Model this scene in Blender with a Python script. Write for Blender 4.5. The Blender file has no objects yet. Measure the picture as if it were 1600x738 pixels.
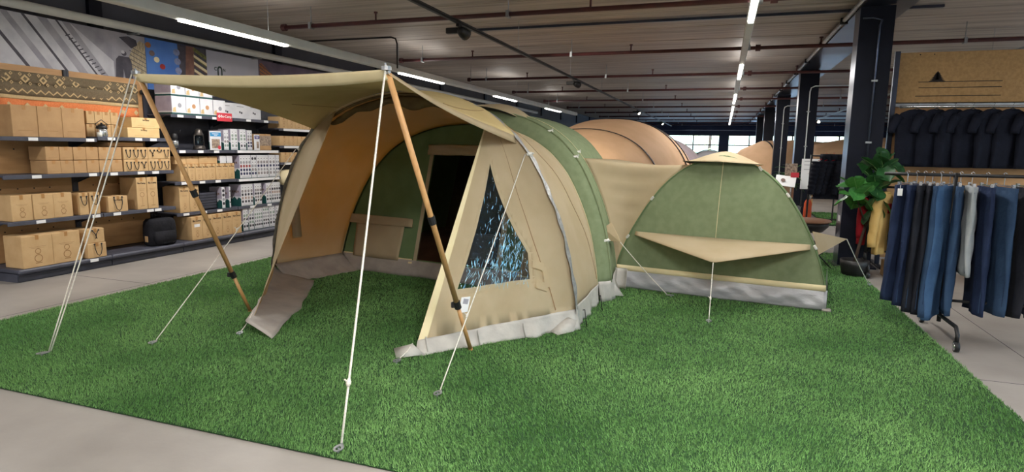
import bpy, bmesh, math, random
import numpy as np
from mathutils import Vector, Matrix
from mathutils.geometry import delaunay_2d_cdt
random.seed(7)
rng = np.random.default_rng(7)
SC = bpy.context.scene
COL = SC.collection
PI = math.pi
R = math.radians

# ------------------------------------------------------------------ camera
cam_d = bpy.data.cameras.new('camera')
cam_d.sensor_width = 36.0
cam_d.lens = 947.0 / 1600.0 * 36.0
cam_d.clip_start = 0.05
cam_d.clip_end = 400
cam = bpy.data.objects.new('camera', cam_d)
COL.objects.link(cam)
v1 = Vector((331.0, 132.0, -947.0)).normalized()          # the direction of the aisles as the lens sees it
v2 = -Vector((-2783.0, 181.0, -947.0))
v2 = (v2 - v1 * v2.dot(v1)).normalized()
v3 = v2.cross(v1)
rot = Matrix((v2, v1, v3))
cam.matrix_world = Matrix.Translation((0, 0, 1.55)) @ rot.to_4x4()
SC.camera = cam

# ------------------------------------------------------------------ world, exposure, lamps
SC.view_settings.view_transform = 'Standard'
SC.view_settings.look = 'None'
SC.view_settings.gamma = 1
SC.view_settings.use_curve_mapping = False
SC.view_settings.exposure = 0.3
w = bpy.data.worlds.new('daylight')
SC.world = w
w.use_nodes = True
nt = w.node_tree
nt.nodes.clear()
wo = nt.nodes.new('ShaderNodeOutputWorld')
bg = nt.nodes.new('ShaderNodeBackground')
sky = nt.nodes.new('ShaderNodeTexSky')
sky.sky_type = 'NISHITA'
sky.sun_disc = False
sky.sun_elevation = R(38)
sky.sun_rotation = R(200)
sky.dust_density = 2.5
nt.links.new(sky.outputs[0], bg.inputs[0])
bg.inputs[1].default_value = 2.2
nt.links.new(bg.outputs[0], wo.inputs[0])
SC.cycles.max_bounces = 7
SC.cycles.diffuse_bounces = 4
SC.cycles.transparent_max_bounces = 12
SC.cycles.sample_clamp_indirect = 6.0

def area(name, loc, sx, sy, watts, col=(1, 0.96, 0.9), rx=0.0, ry=0.0, spread=180):
    d = bpy.data.lights.new(name, 'AREA')
    d.shape = 'RECTANGLE'
    d.size = sx
    d.size_y = sy
    d.energy = watts
    d.color = col
    d.spread = R(spread)
    o = bpy.data.objects.new(name, d)
    o.location = loc
    o.rotation_euler = (rx, ry, 0)
    COL.objects.link(o)
    return o

LEFT_LED = [(-4.0, -2.2), (0.55, 2.35), (5.6, 7.4), (10.65, 12.55), (15.8, 17.6), (20.9, 22.9)]
MID_LED = [(-3.6, -1.8), (0.6, 2.4), (5.2, 8.55), (12.6, 15.0), (19.0, 22.5), (24.0, 40.0)]
RIGHT_LED = [(-3.6, -1.8), (0.6, 2.4), (5.6, 7.4), (10.65, 12.55), (15.8, 17.6)]
for i, (a, b) in enumerate(LEFT_LED):
    area('led_lamp', (-6.0, (a + b) / 2, 2.935), 0.09, b - a, 80 if i == 1 else 62, (1, 0.97, 0.93))
    area('ceiling_fill', (-6.0, (a + b) / 2, 3.09), 0.12, b - a, 4, (1, 0.97, 0.93), PI)  # upward lamps added above each light line to brighten the ceiling
for i, (a, b) in enumerate(MID_LED):
    q = (140, 165, 70, 70, 70, 150)[i]
    area('led_lamp', (0.22, (a + b) / 2, 3.155), 0.09, b - a, q, (1, 0.97, 0.93))
    area('ceiling_fill', (0.22, (a + b) / 2, 3.26), 0.12, b - a, q * 0.06, (1, 0.97, 0.93), PI)
for i, (a, b) in enumerate(RIGHT_LED):
    area('led_lamp', (6.4, (a + b) / 2, 3.155), 0.09, b - a, 90, (0.93, 0.97, 1))
    area('ceiling_fill', (6.4, (a + b) / 2, 3.26), 0.12, b - a, 6, (0.93, 0.97, 1), PI)

# ------------------------------------------------------------------ helpers
def s2l(c):
    out = []
    for v in c[:3]:
        v = v / 255.0
        out.append(v / 12.92 if v <= 0.04045 else ((v + 0.055) / 1.055) ** 2.4)
    return tuple(out) + (1.0,)

def link(t, a, ao, b, bi):
    t.links.new(a.outputs[ao], b.inputs[bi])

def mat(name, col, rough=0.6, metal=0.0, col2=None, scale=6.0, detail=4.0, bump=0.0, bscale=60.0,
        stretch=(1, 1, 1), trans=None, tcol=None, spec=0.5, emit=0.0, ramp=(0.35, 0.65), island=0.0, bstretch=None, bdist=0.02, coat=0.0):
    m = bpy.data.materials.new(name)
    m.use_nodes = True
    t = m.node_tree
    b = t.nodes['Principled BSDF']
    out = t.nodes['Material Output']
    b.inputs['Base Color'].default_value = s2l(col)
    b.inputs['Roughness'].default_value = rough
    b.inputs['Metallic'].default_value = metal
    b.inputs['Specular IOR Level'].default_value = spec
    b.inputs['Coat Weight'].default_value = coat
    tc = mp = None
    if col2 is not None or bump:
        tc = t.nodes.new('ShaderNodeTexCoord')
    if col2 is not None:
        mp = t.nodes.new('ShaderNodeMapping')
        mp.inputs['Scale'].default_value = stretch
        link(t, tc, 'Object', mp, 'Vector')
        n = t.nodes.new('ShaderNodeTexNoise')
        n.inputs['Scale'].default_value = scale
        n.inputs['Detail'].default_value = detail
        link(t, mp, 0, n, 'Vector')
        r = t.nodes.new('ShaderNodeValToRGB')
        r.color_ramp.elements[0].position = ramp[0]
        r.color_ramp.elements[1].position = ramp[1]
        r.color_ramp.elements[0].color = s2l(col)
        r.color_ramp.elements[1].color = s2l(col2)
        link(t, n, 'Fac', r, 'Fac')
        last = r
        if island:
            g = t.nodes.new('ShaderNodeNewGeometry')
            hv = t.nodes.new('ShaderNodeHueSaturation')
            mr = t.nodes.new('ShaderNodeMapRange')
            mr.inputs['To Min'].default_value = 1 - island
            mr.inputs['To Max'].default_value = 1 + island
            link(t, g, 'Random Per Island', mr, 'Value')
            link(t, mr, 0, hv, 'Value')
            link(t, r, 0, hv, 'Color')
            last = hv
        link(t, last, 0, b, 'Base Color')
    if bump:
        n2 = t.nodes.new('ShaderNodeTexNoise')
        n2.inputs['Scale'].default_value = bscale
        n2.inputs['Detail'].default_value = 4
        if bstretch:
            mp2 = t.nodes.new('ShaderNodeMapping')
            mp2.inputs['Scale'].default_value = bstretch
            link(t, tc, 'Object', mp2, 'Vector')
            link(t, mp2, 0, n2, 'Vector')
        else:
            link(t, tc, 'Object', n2, 'Vector')
        bp = t.nodes.new('ShaderNodeBump')
        bp.inputs['Strength'].default_value = bump
        bp.inputs['Distance'].default_value = bdist
        link(t, n2, 'Fac', bp, 'Height')
        link(t, bp, 0, b, 'Normal')
    if trans:
        tr = t.nodes.new('ShaderNodeBsdfTranslucent')
        tr.inputs[0].default_value = s2l(tcol or col)
        mx = t.nodes.new('ShaderNodeMixShader')
        mx.inputs[0].default_value = trans
        link(t, b, 0, mx, 1)
        link(t, tr, 0, mx, 2)
        link(t, mx, 0, out, 0)
    if emit:
        b.inputs['Emission Color'].default_value = s2l(col)
        b.inputs['Emission Strength'].default_value = emit
    return m

def film(name, tint, gloss, rough, bump, bscale, fac, thin=False, bstretch=(1, 1, 1)):
    """clear sheet: see-through with a crinkled glossy surface"""
    m = bpy.data.materials.new(name)
    m.use_nodes = True
    t = m.node_tree
    t.nodes.remove(t.nodes['Principled BSDF'])
    out = t.nodes['Material Output']
    tr = t.nodes.new('ShaderNodeBsdfTransparent')
    tr.inputs[0].default_value = s2l(tint)
    gl = t.nodes.new('ShaderNodeBsdfAnisotropic')
    gl.inputs['Color'].default_value = s2l(gloss)
    gl.inputs['Roughness'].default_value = rough
    mx = t.nodes.new('ShaderNodeMixShader')
    mx.inputs[0].default_value = fac
    link(t, tr, 0, mx, 1)
    link(t, gl, 0, mx, 2)
    link(t, mx, 0, out, 0)
    if bump:
        tc = t.nodes.new('ShaderNodeTexCoord')
        mp = t.nodes.new('ShaderNodeMapping')
        mp.inputs['Scale'].default_value = bstretch
        link(t, tc, 'Object', mp, 'Vector')
        n = t.nodes.new('ShaderNodeTexNoise')
        n.inputs['Scale'].default_value = bscale
        n.inputs['Detail'].default_value = 6
        link(t, mp, 0, n, 'Vector')
        bp = t.nodes.new('ShaderNodeBump')
        bp.inputs['Strength'].default_value = bump
        bp.inputs['Distance'].default_value = 0.05
        link(t, n, 'Fac', bp, 'Height')
        link(t, bp, 0, gl, 'Normal')
    return m

class MB:
    """collects shapes, then links them as ONE mesh object"""
    def __init__(self):
        self.v, self.f, self.m = [], [], []
    def add(self, vs, fs, mi=0):
        o = len(self.v)
        self.v += [tuple(p) for p in vs]
        for f in fs:
            self.f.append([o + i for i in f])
            self.m.append(mi)
        return self
    def box(self, x0, x1, y0, y1, z0, z1, mi=0, ch=0.0, M=None):
        if ch <= 0:
            vs = [(x, y, z) for z in (z0, z1) for y in (y0, y1) for x in (x0, x1)]
            fs = [(0, 2, 3, 1), (4, 5, 7, 6), (0, 1, 5, 4), (2, 6, 7, 3), (0, 4, 6, 2), (1, 3, 7, 5)]
        else:
            c = min(ch, (x1 - x0) / 3, (y1 - y0) / 3, (z1 - z0) / 3)
            vs, idx = [], {}
            for sx in (0, 1):
                for sy in (0, 1):
                    for sz in (0, 1):
                        for ax in range(3):
                            p = [(x1 if sx else x0), (y1 if sy else y0), (z1 if sz else z0)]
                            s = (sx, sy, sz)
                            for k in range(3):
                                if k != ax:
                                    p[k] += -c if s[k] else c
                            idx[(s, ax)] = len(vs)
                            vs.append(p)
            fs = []
            for ax in range(3):
                a, b2 = [k for k in range(3) if k != ax]
                for sv in (0, 1):
                    q = []
                    for (u, v_) in ((0, 0), (1, 0), (1, 1), (0, 1)):
                        s = [0, 0, 0]
                        s[ax] = sv; s[a] = u; s[b2] = v_
                        q.append(idx[(tuple(s), ax)])
                    fs.append(q)
                for u in (0, 1):
                    for v_ in (0, 1):
                        s0 = [0, 0, 0]; s0[a] = u; s0[b2] = v_
                        s1 = list(s0); s1[ax] = 1
                        fs.append([idx[(tuple(s0), a)], idx[(tuple(s1), a)], idx[(tuple(s1), b2)], idx[(tuple(s0), b2)]])
            for sx in (0, 1):
                for sy in (0, 1):
                    for sz in (0, 1):
                        fs.append([idx[((sx, sy, sz), k)] for k in range(3)])
        if M is not None:
            vs = [M @ Vector(p) for p in vs]
        return self.add(vs, fs, mi)
    def grid(self, fn, nu, nv, mi=0, wrap=False):
        vs = [fn(i / nu, j / nv) for j in range(nv + 1) for i in range(nu + 1)]
        fs = [(j * (nu + 1) + i, j * (nu + 1) + i + 1, (j + 1) * (nu + 1) + i + 1, (j + 1) * (nu + 1) + i)
              for j in range(nv) for i in range(nu)]
        return self.add(vs, fs, mi)
    def tube(self, pts, r, n=6, mi=0, cap=True, closed=False):
        pts = [Vector(p) for p in pts]
        m = len(pts)
        rs = r if isinstance(r, (list, tuple)) else [r] * m
        vs = []
        up = None
        for k in range(m):
            a = pts[k - 1] if (k > 0 or closed) else pts[k]
            b2 = pts[(k + 1) % m] if (k < m - 1 or closed) else pts[k]
            d = (b2 - a)
            if d.length < 1e-9:
                d = Vector((0, 0, 1))
            d.normalize()
            if up is None:
                h = Vector((0, 0, 1)) if abs(d.z) < 0.9 else Vector((1, 0, 0))
                up = (h - d * h.dot(d)).normalized()
            else:
                up = up - d * up.dot(d)
                if up.length < 1e-6:
                    h = Vector((0, 0, 1)) if abs(d.z) < 0.9 else Vector((1, 0, 0))
                    up = h - d * h.dot(d)
                up.normalize()
            s = d.cross(up)
            for i in range(n):
                an = 2 * PI * i / n
                vs.append(pts[k] + (up * math.cos(an) + s * math.sin(an)) * rs[k])
        fs = []
        last = m if closed else m - 1
        for k in range(last):
            k2 = (k + 1) % m
            for i in range(n):
                fs.append((k * n + i, k * n + (i + 1) % n, k2 * n + (i + 1) % n, k2 * n + i))
        if cap and not closed:
            fs.append(tuple(range(n))[::-1])
            fs.append(tuple((m - 1) * n + i for i in range(n)))
        return self.add(vs, fs, mi)
    def lathe(self, prof, n=16, mi=0, M=None, cap=True):
        vs, fs = [], []
        for (r, z) in prof:
            for i in range(n):
                a = 2 * PI * i / n
                vs.append(Vector((r * math.cos(a), r * math.sin(a), z)))
        for k in range(len(prof) - 1):
            for i in range(n):
                fs.append((k * n + i, k * n + (i + 1) % n, (k + 1) * n + (i + 1) % n, (k + 1) * n + i))
        if cap:
            fs.append(tuple(range(n))[::-1])
            fs.append(tuple((len(prof) - 1) * n + i for i in range(n)))
        if M is not None:
            vs = [M @ p for p in vs]
        return self.add(vs, fs, mi)
    def poly(self, pts, mi=0):
        return self.add(pts, [tuple(range(len(pts)))], mi)
    def loft(self, rings, mi=0, closed=True, cap=True):
        n = len(rings[0])
        vs = [p for r_ in rings for p in r_]
        fs = []
        for k in range(len(rings) - 1):
            for i in range(n if closed else n - 1):
                fs.append((k * n + i, k * n + (i + 1) % n, (k + 1) * n + (i + 1) % n, (k + 1) * n + i))
        if cap and closed:
            fs.append(tuple(range(n))[::-1])
            fs.append(tuple((len(rings) - 1) * n + i for i in range(n)))
        return self.add(vs, fs, mi)
    def mesh(self, name, mats, smooth=False):
        me = bpy.data.meshes.new(name)
        me.from_pydata(self.v, [], self.f)
        for m in (mats if isinstance(mats, (list, tuple)) else [mats]):
            me.materials.append(m)
        if any(self.m):
            me.polygons.foreach_set('material_index', self.m)
        if smooth:
            me.polygons.foreach_set('use_smooth', [True] * len(me.polygons))
        me.update()
        return me
    def build(self, name, mats, parent=None, smooth=False, thick=0.0, sub=0, loc=None):
        o = bpy.data.objects.new(name, self.mesh(name, mats, smooth))
        COL.objects.link(o)
        if parent is not None:
            o.parent = parent
        if loc is not None:
            o.location = loc
        if thick:
            md = o.modifiers.new('thickness', 'SOLIDIFY')
            md.thickness = thick
            md.offset = 0
        if sub:
            md = o.modifiers.new('round', 'SUBSURF')
            md.levels = md.render_levels = sub
        return o

def thing(name, label, cat, loc=(0, 0, 0), rotz=0.0, group=None):
    o = bpy.data.objects.new(name, None)
    COL.objects.link(o)
    o.location = loc
    o.rotation_euler = (0, 0, rotz)
    o.empty_display_size = 0.1
    o['label'] = label
    o['category'] = cat
    if group:
        o['group'] = group
    return o

def tag(o, label, cat, group=None):
    o['label'] = label
    o['category'] = cat
    if group:
        o['group'] = group
    return o

def struct(o):
    o['kind'] = 'structure'
    return o

def put(me, name, parent=None, loc=(0, 0, 0), rot=(0, 0, 0), scale=None):
    o = bpy.data.objects.new(name, me)
    COL.objects.link(o)
    if parent is not None:
        o.parent = parent
    o.location = loc
    o.rotation_euler = rot
    if scale:
        o.scale = scale
    return o

def dup(root, loc, rotz=None, label=None):
    r_ = root.copy()
    COL.objects.link(r_)
    r_.location = loc
    if rotz is not None:
        r_.rotation_euler = (0, 0, rotz)
    if label:
        r_['label'] = label
    for ch in list(root.children):
        c = ch.copy()
        COL.objects.link(c)
        c.parent = r_
        for g in list(ch.children):
            d = g.copy()
            COL.objects.link(d)
            d.parent = c
    return r_

_txt = {}
def textmesh(s, size, m, bold=0.0, shear=0.0):
    k = (s, size, m.name, bold, shear)
    if k not in _txt:
        cu = bpy.data.curves.new('lettering', 'FONT')
        cu.body = s
        cu.size = size
        cu.align_x = 'CENTER'
        cu.align_y = 'CENTER'
        cu.offset = bold
        cu.shear = shear
        cu.extrude = 0.0004
        cu.resolution_u = 3
        o = bpy.data.objects.new('lettering', cu)
        COL.objects.link(o)
        dg = bpy.context.evaluated_depsgraph_get()
        me = bpy.data.meshes.new_from_object(o.evaluated_get(dg))
        bpy.data.objects.remove(o)
        bpy.data.curves.remove(cu)
        me.materials.clear()
        me.materials.append(m)
        _txt[k] = me
    return _txt[k]
FACE_X = (PI / 2, 0, PI / 2)     # text or print that faces +X
FACE_NY = (PI / 2, 0, 0)         # faces -Y

ORD = ['first', 'second', 'third', 'fourth', 'fifth', 'sixth', 'seventh', 'eighth', 'ninth', 'tenth', 'eleventh', 'twelfth']

# ------------------------------------------------------------------ materials
M = {}
M['concrete_floor'] = mat('concrete_floor', (140, 134, 128), 0.5, col2=(160, 154, 148), scale=1.3, detail=8, bump=0.05, bscale=30)
M['plank'] = mat('plank', (150, 141, 133), 0.55, col2=(194, 184, 174), scale=3.0, detail=8, stretch=(0.12, 3.0, 1), bump=0.25, bscale=20, bstretch=(0.1, 3, 1))
M['plank2'] = mat('plank2', (138, 130, 124), 0.55, col2=(184, 175, 166), scale=3.4, detail=8, stretch=(0.1, 3.6, 1), bump=0.25, bscale=20, bstretch=(0.1, 3, 1))
M['dark_wall'] = mat('dark_wall', (58, 59, 68), 0.7, col2=(66, 67, 76), scale=2)
M['navy_wall'] = mat('navy_wall', (40, 50, 80), 0.6, col2=(50, 60, 92), scale=2)
M['black_steel'] = mat('black_steel', (14, 17, 28), 0.5, col2=(20, 23, 36), scale=3, spec=0.2)
M['beam_steel'] = mat('beam_steel', (60, 66, 84), 0.28, metal=0.75, col2=(84, 90, 106), scale=1.4)
M['galv'] = mat('galv', (176, 180, 182), 0.4, metal=0.6, col2=(150, 154, 158), scale=9)
M['tray'] = mat('tray', (204, 208, 206), 0.5, col2=(214, 217, 214), scale=4)
M['led'] = mat('led', (255, 250, 240), 0.5, emit=14.0)
M['spot_lit'] = mat('spot_lit', (255, 244, 224), 0.5, emit=30.0)
M['red_pipe'] = mat('red_pipe', (84, 40, 40), 0.5, col2=(68, 34, 36), scale=5)
M['black_plastic'] = mat('black_plastic', (20, 20, 22), 0.5, col2=(30, 30, 33), scale=12)
M['turf_base'] = mat('turf_base', (24, 56, 24), 0.95, col2=(36, 74, 32), scale=40)
M['blade'] = mat('blade', (88, 132, 70), 0.6, col2=(124, 166, 98), scale=1.1, detail=3, spec=0.35, island=0.6, trans=0.18, tcol=(110, 165, 84))
CAN = (216, 202, 170)
M['canvas'] = mat('canvas', CAN, 0.85, col2=(206, 191, 158), scale=3.5, bump=0.12, bscale=220, trans=0.4, tcol=(214, 172, 88), spec=0.2)
M['canvas_hem'] = mat('canvas_hem', (238, 224, 182), 0.85, col2=(228, 212, 168), scale=5, trans=0.05, tcol=(214, 170, 90), spec=0.2)
M['canvas_lining'] = mat('canvas_lining', (196, 152, 74), 0.9, col2=(180, 136, 62), scale=4, bump=0.1, bscale=200, trans=0.25, tcol=(206, 150, 62), spec=0.15)
M['awning'] = mat('awning', (214, 192, 140), 0.88, col2=(204, 181, 128), scale=3, bump=0.1, bscale=220, trans=0.16, tcol=(196, 160, 80), spec=0.15)
M['green_canvas'] = mat('green_canvas', (140, 153, 118), 0.85, col2=(130, 143, 108), scale=14, bump=0.14, bscale=240, trans=0.18, tcol=(120, 136, 92), spec=0.2)
M['green_wall'] = mat('green_wall', (112, 134, 94), 0.88, col2=(100, 122, 84), scale=5, bump=0.14, bscale=240, spec=0.2)
M['sod'] = mat('sod', (176, 168, 160), 0.55, col2=(156, 148, 142), scale=5, bump=0.4, bscale=9, spec=0.35)
M['sod_outer'] = mat('sod_outer', (190, 186, 178), 0.5, col2=(170, 166, 160), scale=6, bump=0.5, bscale=10, spec=0.4)
M['silver_pvc'] = mat('silver_pvc', (160, 160, 164), 0.42, metal=0.0, col2=(178, 178, 182), scale=6, bump=0.6, bscale=7, bstretch=(1, 1, 2.5), spec=0.6)
M['silver_tape'] = mat('silver_tape', (178, 178, 176), 0.4, metal=0.45, col2=(150, 150, 150), scale=24, bump=0.6, bscale=40)
M['mesh_dark'] = film('mesh_dark', (205, 196, 186), (30, 26, 24), 0.7, 0, 1, 0.12)
M['pvc_window'] = film('pvc_window', (224, 228, 232), (190, 215, 235), 0.08, 1.0, 22, 0.09, bstretch=(2.2, 2.2, 0.7))
M['painted_glint'] = mat('painted_glint', (130, 215, 250), 0.35, metal=0.1, col2=(205, 242, 255), scale=20)  # glints on the clear film put into the colour
M['glass'] = film('glass', (214, 226, 232), (230, 240, 250), 0.02, 0, 1, 0.06)
M['brown_floor'] = mat('brown_floor', (168, 130, 108), 0.7, col2=(144, 110, 92), scale=3)
M['rolled'] = mat('rolled', (112, 92, 58), 0.9, col2=(94, 76, 48), scale=9, bump=0.4, bscale=18)
M['rope'] = mat('rope', (236, 232, 220), 0.8, col2=(214, 208, 196), scale=90)
M['pole_wood'] = mat('pole_wood', (206, 160, 106), 0.5, col2=(190, 144, 92), scale=9, stretch=(4, 4, 0.5))
M['peg_metal'] = mat('peg_metal', (190, 192, 194), 0.35, metal=0.7, col2=(160, 162, 166), scale=20)
M['white_plastic'] = mat('white_plastic', (228, 226, 218), 0.45, col2=(216, 214, 206), scale=30)
M['shelf_steel'] = mat('shelf_steel', (78, 80, 94), 0.5, col2=(66, 68, 80), scale=6)
M['shelf_dark'] = mat('shelf_dark', (52, 54, 66), 0.6, col2=(44, 46, 56), scale=6)
M['back_dark'] = mat('back_dark', (62, 62, 70), 0.75, col2=(52, 52, 60), scale=9)
M['plywood'] = mat('plywood', (196, 152, 104), 0.6, col2=(178, 134, 88), scale=4, stretch=(1, 0.7, 3), detail=6)
M['board'] = mat('board', (176, 138, 90), 0.75, col2=(160, 124, 78), scale=30, detail=6)
M['card'] = mat('card', (206, 172, 126), 0.8, col2=(196, 160, 114), scale=7)
M['card2'] = mat('card2', (190, 152, 108), 0.8, col2=(178, 140, 98), scale=7)
M['card_pale'] = mat('card_pale', (226, 194, 140), 0.8, col2=(216, 182, 128), scale=7)
M['tape'] = mat('tape', (180, 134, 82), 0.4, col2=(172, 126, 76), scale=20)
M['ink'] = mat('ink', (40, 32, 28), 0.8)
M['ink_soft'] = mat('ink_soft', (150, 112, 70), 0.8)
M['white_card'] = mat('white_card', (222, 222, 226), 0.5, col2=(210, 210, 216), scale=10)
M['lilac_card'] = mat('lilac_card', (176, 168, 184), 0.5, col2=(160, 152, 170), scale=10)
M['teal_print'] = mat('teal_print', (34, 84, 82), 0.5, col2=(28, 70, 70), scale=20)
M['dot_navy'] = mat('dot_navy', (40, 46, 86), 0.5)
M['dot_red'] = mat('dot_red', (150, 62, 62), 0.5)
M['dot_brown'] = mat('dot_brown', (116, 92, 84), 0.5)
M['dot_grey'] = mat('dot_grey', (150, 150, 158), 0.5)
M['dot_black'] = mat('dot_black', (46, 46, 56), 0.5)
M['dot_green'] = mat('dot_green', (112, 150, 116), 0.5)
M['dot_amber'] = mat('dot_amber', (188, 140, 100), 0.5)
M['tag_white'] = mat('tag_white', (236, 236, 238), 0.4)
M['sign_blue'] = mat('sign_blue', (52, 142, 196), 0.4)
M['sign_purple'] = mat('sign_purple', (76, 66, 132), 0.4)
M['sign_red'] = mat('sign_red', (206, 58, 72), 0.4)
M['photo_brown'] = mat('photo_brown', (110, 92, 84), 0.5, col2=(180, 160, 140), scale=30)
M['pot_black'] = mat('pot_black', (28, 27, 28), 0.5, col2=(38, 36, 36), scale=10)
M['leaf'] = mat('leaf', (46, 104, 48), 0.4, col2=(74, 136, 66), scale=6, trans=0.15, tcol=(100, 160, 60))
M['leaf_dark'] = mat('leaf_dark', (30, 70, 36), 0.4, col2=(44, 88, 46), scale=6, trans=0.1, tcol=(70, 120, 50))
M['leaf_vein'] = mat('leaf_vein', (130, 170, 100), 0.5)
M['bark'] = mat('bark', (74, 56, 44), 0.8, col2=(58, 44, 36), scale=20)
def cloth(n, c, c2, b=0.3, sc=30):
    M[n] = mat(n, c, 0.85, col2=c2, scale=6, bump=b, bscale=sc, spec=0.2)
cloth('denim_navy', (30, 40, 66), (38, 50, 78))
cloth('denim_black', (30, 32, 40), (38, 40, 48))
cloth('denim_mid', (44, 64, 92), (54, 76, 104))
cloth('denim_blue', (56, 84, 120), (70, 100, 136))
cloth('denim_pale', (150, 156, 158), (166, 170, 172))
cloth('tee_black', (17, 20, 32), (24, 27, 40))
cloth('yellow_cloth', (222, 184, 116), (212, 172, 104))
cloth('red_cloth', (170, 36, 46), (150, 28, 38))
cloth('down_black', (20, 22, 32), (28, 31, 42))
cloth('orange_cloth', (190, 84, 50), (170, 72, 44))
cloth('bag_black', (26, 26, 30), (36, 36, 42), 0.4, 18)
M['tan_tent'] = mat('tan_tent', (226, 186, 148), 0.75, col2=(216, 176, 138), scale=3, trans=0.2, tcol=(200, 150, 100), spec=0.3)
M['tan_dark'] = mat('tan_dark', (150, 120, 92), 0.75, col2=(140, 110, 84), scale=3, spec=0.3)
M['mauve_tent'] = mat('mauve_tent', (140, 124, 128), 0.75, col2=(128, 112, 118), scale=3)
M['grey_tent'] = mat('grey_tent', (164, 164, 172), 0.7, col2=(150, 150, 160), scale=3)
M['hoop_black'] = mat('hoop_black', (34, 28, 28), 0.6)
M['lantern_metal'] = mat('lantern_metal', (104, 98, 94), 0.35, metal=0.7, col2=(84, 78, 74), scale=10)
M['chrome'] = mat('chrome', (210, 214, 220), 0.2, metal=0.9)
M['blanket_sand'] = mat('blanket_sand', (206, 180, 136), 0.95, col2=(196, 168, 124), scale=60, bump=0.3, bscale=150)
M['blanket_olive'] = mat('blanket_olive', (120, 106, 84), 0.95, col2=(108, 94, 74), scale=60, bump=0.3, bscale=150)
M['blanket_orange'] = mat('blanket_orange', (226, 136, 84), 0.95, col2=(214, 122, 72), scale=60, bump=0.3, bscale=150)
M['sky_blue_print'] = mat('sky_blue_print', (72, 118, 196), 0.6, col2=(90, 136, 208), scale=3)
M['print_grey'] = mat('print_grey', (178, 174, 182), 0.6, col2=(152, 148, 158), scale=4, detail=6)
M['print_pale'] = mat('print_pale', (214, 212, 216), 0.6, col2=(196, 194, 200), scale=6)
M['print_dark'] = mat('print_dark', (84, 80, 90), 0.6, col2=(66, 62, 72), scale=9)
M['print_straw'] = mat('print_straw', (206, 190, 158), 0.7, col2=(150, 134, 108), scale=10, stretch=(1, 6, 1.5), detail=6)
M['print_wood'] = mat('print_wood', (138, 98, 84), 0.6, col2=(116, 80, 70), scale=9)
M['print_moss'] = mat('print_moss', (136, 136, 72), 0.7, col2=(96, 92, 60), scale=24)
M['print_dusk'] = mat('print_dusk', (120, 104, 124), 0.6, col2=(94, 82, 102), scale=2.5)
M['print_cream'] = mat('print_cream', (236, 220, 180), 0.6)
M['print_orange'] = mat('print_orange', (180, 116, 62), 0.6, col2=(150, 92, 52), scale=20)
M['print_ball'] = mat('print_ball', (132, 110, 104), 0.6, col2=(104, 92, 100), scale=24)
M['print_red'] = mat('print_red', (172, 48, 44), 0.6, col2=(140, 40, 40), scale=16)
M['print_glassy'] = mat('print_glassy', (150, 160, 200), 0.6, col2=(120, 126, 160), scale=16)
M['banner_white'] = mat('banner_white', (196, 194, 206), 0.6, col2=(186, 184, 198), scale=2)
M['logo_green'] = mat('logo_green', (34, 58, 54), 0.6)
M['out_ground'] = mat('out_ground', (190, 190, 186), 0.9, col2=(170, 170, 166), scale=0.5)
M['out_blue'] = mat('out_blue', (110, 150, 200), 0.7, col2=(96, 136, 188), scale=0.4)
M['out_white'] = mat('out_white', (224, 226, 230), 0.7, col2=(210, 212, 218), scale=0.4)
M['out_leaf'] = mat('out_leaf', (226, 222, 180), 0.7, col2=(200, 204, 150), scale=0.8, trans=0.3, tcol=(220, 220, 120))
M['table_wood'] = mat('table_wood', (150, 108, 80), 0.5, col2=(128, 90, 66), scale=6, stretch=(1, 6, 1))
M['paper'] = mat('paper', (230, 230, 230), 0.6)

# ------------------------------------------------------------------ the setting
FX0, FX1, FY0, FY1, CZ = -8.1, 14.0, -6.0, 46.0, 3.58
fl = MB()
fl.box(FX0 - 0.3, FX1 + 0.3, FY0 - 0.3, FY1 + 0.3, -0.2, 0.0)
floor = struct(fl.build('floor', M['concrete_floor']))
jn = MB()
for y in (-1.2, 4.9, 11.0, 17.1):
    jn.box(FX0, FX1, y - 0.003, y + 0.003, 0.0, 0.0012)
for x in (-5.95, 2.3, 8.3):
    jn.box(x - 0.003, x + 0.003, FY0, FY1, 0.0, 0.0012)
jn.build('floor_joint', M['print_dark'], floor)

ce = MB()
ce.box(FX0 - 0.3, FX1 + 0.3, FY0 - 0.3, FY1 + 0.3, CZ + 0.06, CZ + 0.25)
ceiling = struct(ce.build('ceiling', M['dark_wall']))
pm = {}
for k in (0, 1):
    b = MB()
    b.box(FX0, FX1, -0.580, 0.580, 0, 0.06, ch=0.016)
    pm[k] = b.mesh('ceiling_plank', M['plank2' if k else 'plank'])
yy = FY0 + 0.6
k = 0
while yy < FY1:
    put(pm[random.randint(0, 1)], 'ceiling_plank', ceiling, (random.uniform(-0.01, 0.01), yy, CZ + random.choice((0, 0.004, 0.008))))
    yy += 1.2

wl = MB(); wl.box(FX0 - 0.25, FX0, FY0, FY1, 0, CZ + 0.06)
wall_left = struct(wl.build('wall_left', M['dark_wall']))
panel = MB()
for y in np.arange(-4.5, 44, 3.55):
    panel.box(FX0, FX0 + 0.06, y - 0.09, y + 0.09, 3.05, CZ - 0.02)
panel.build('wall_post', M['black_steel'], wall_left)
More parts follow.
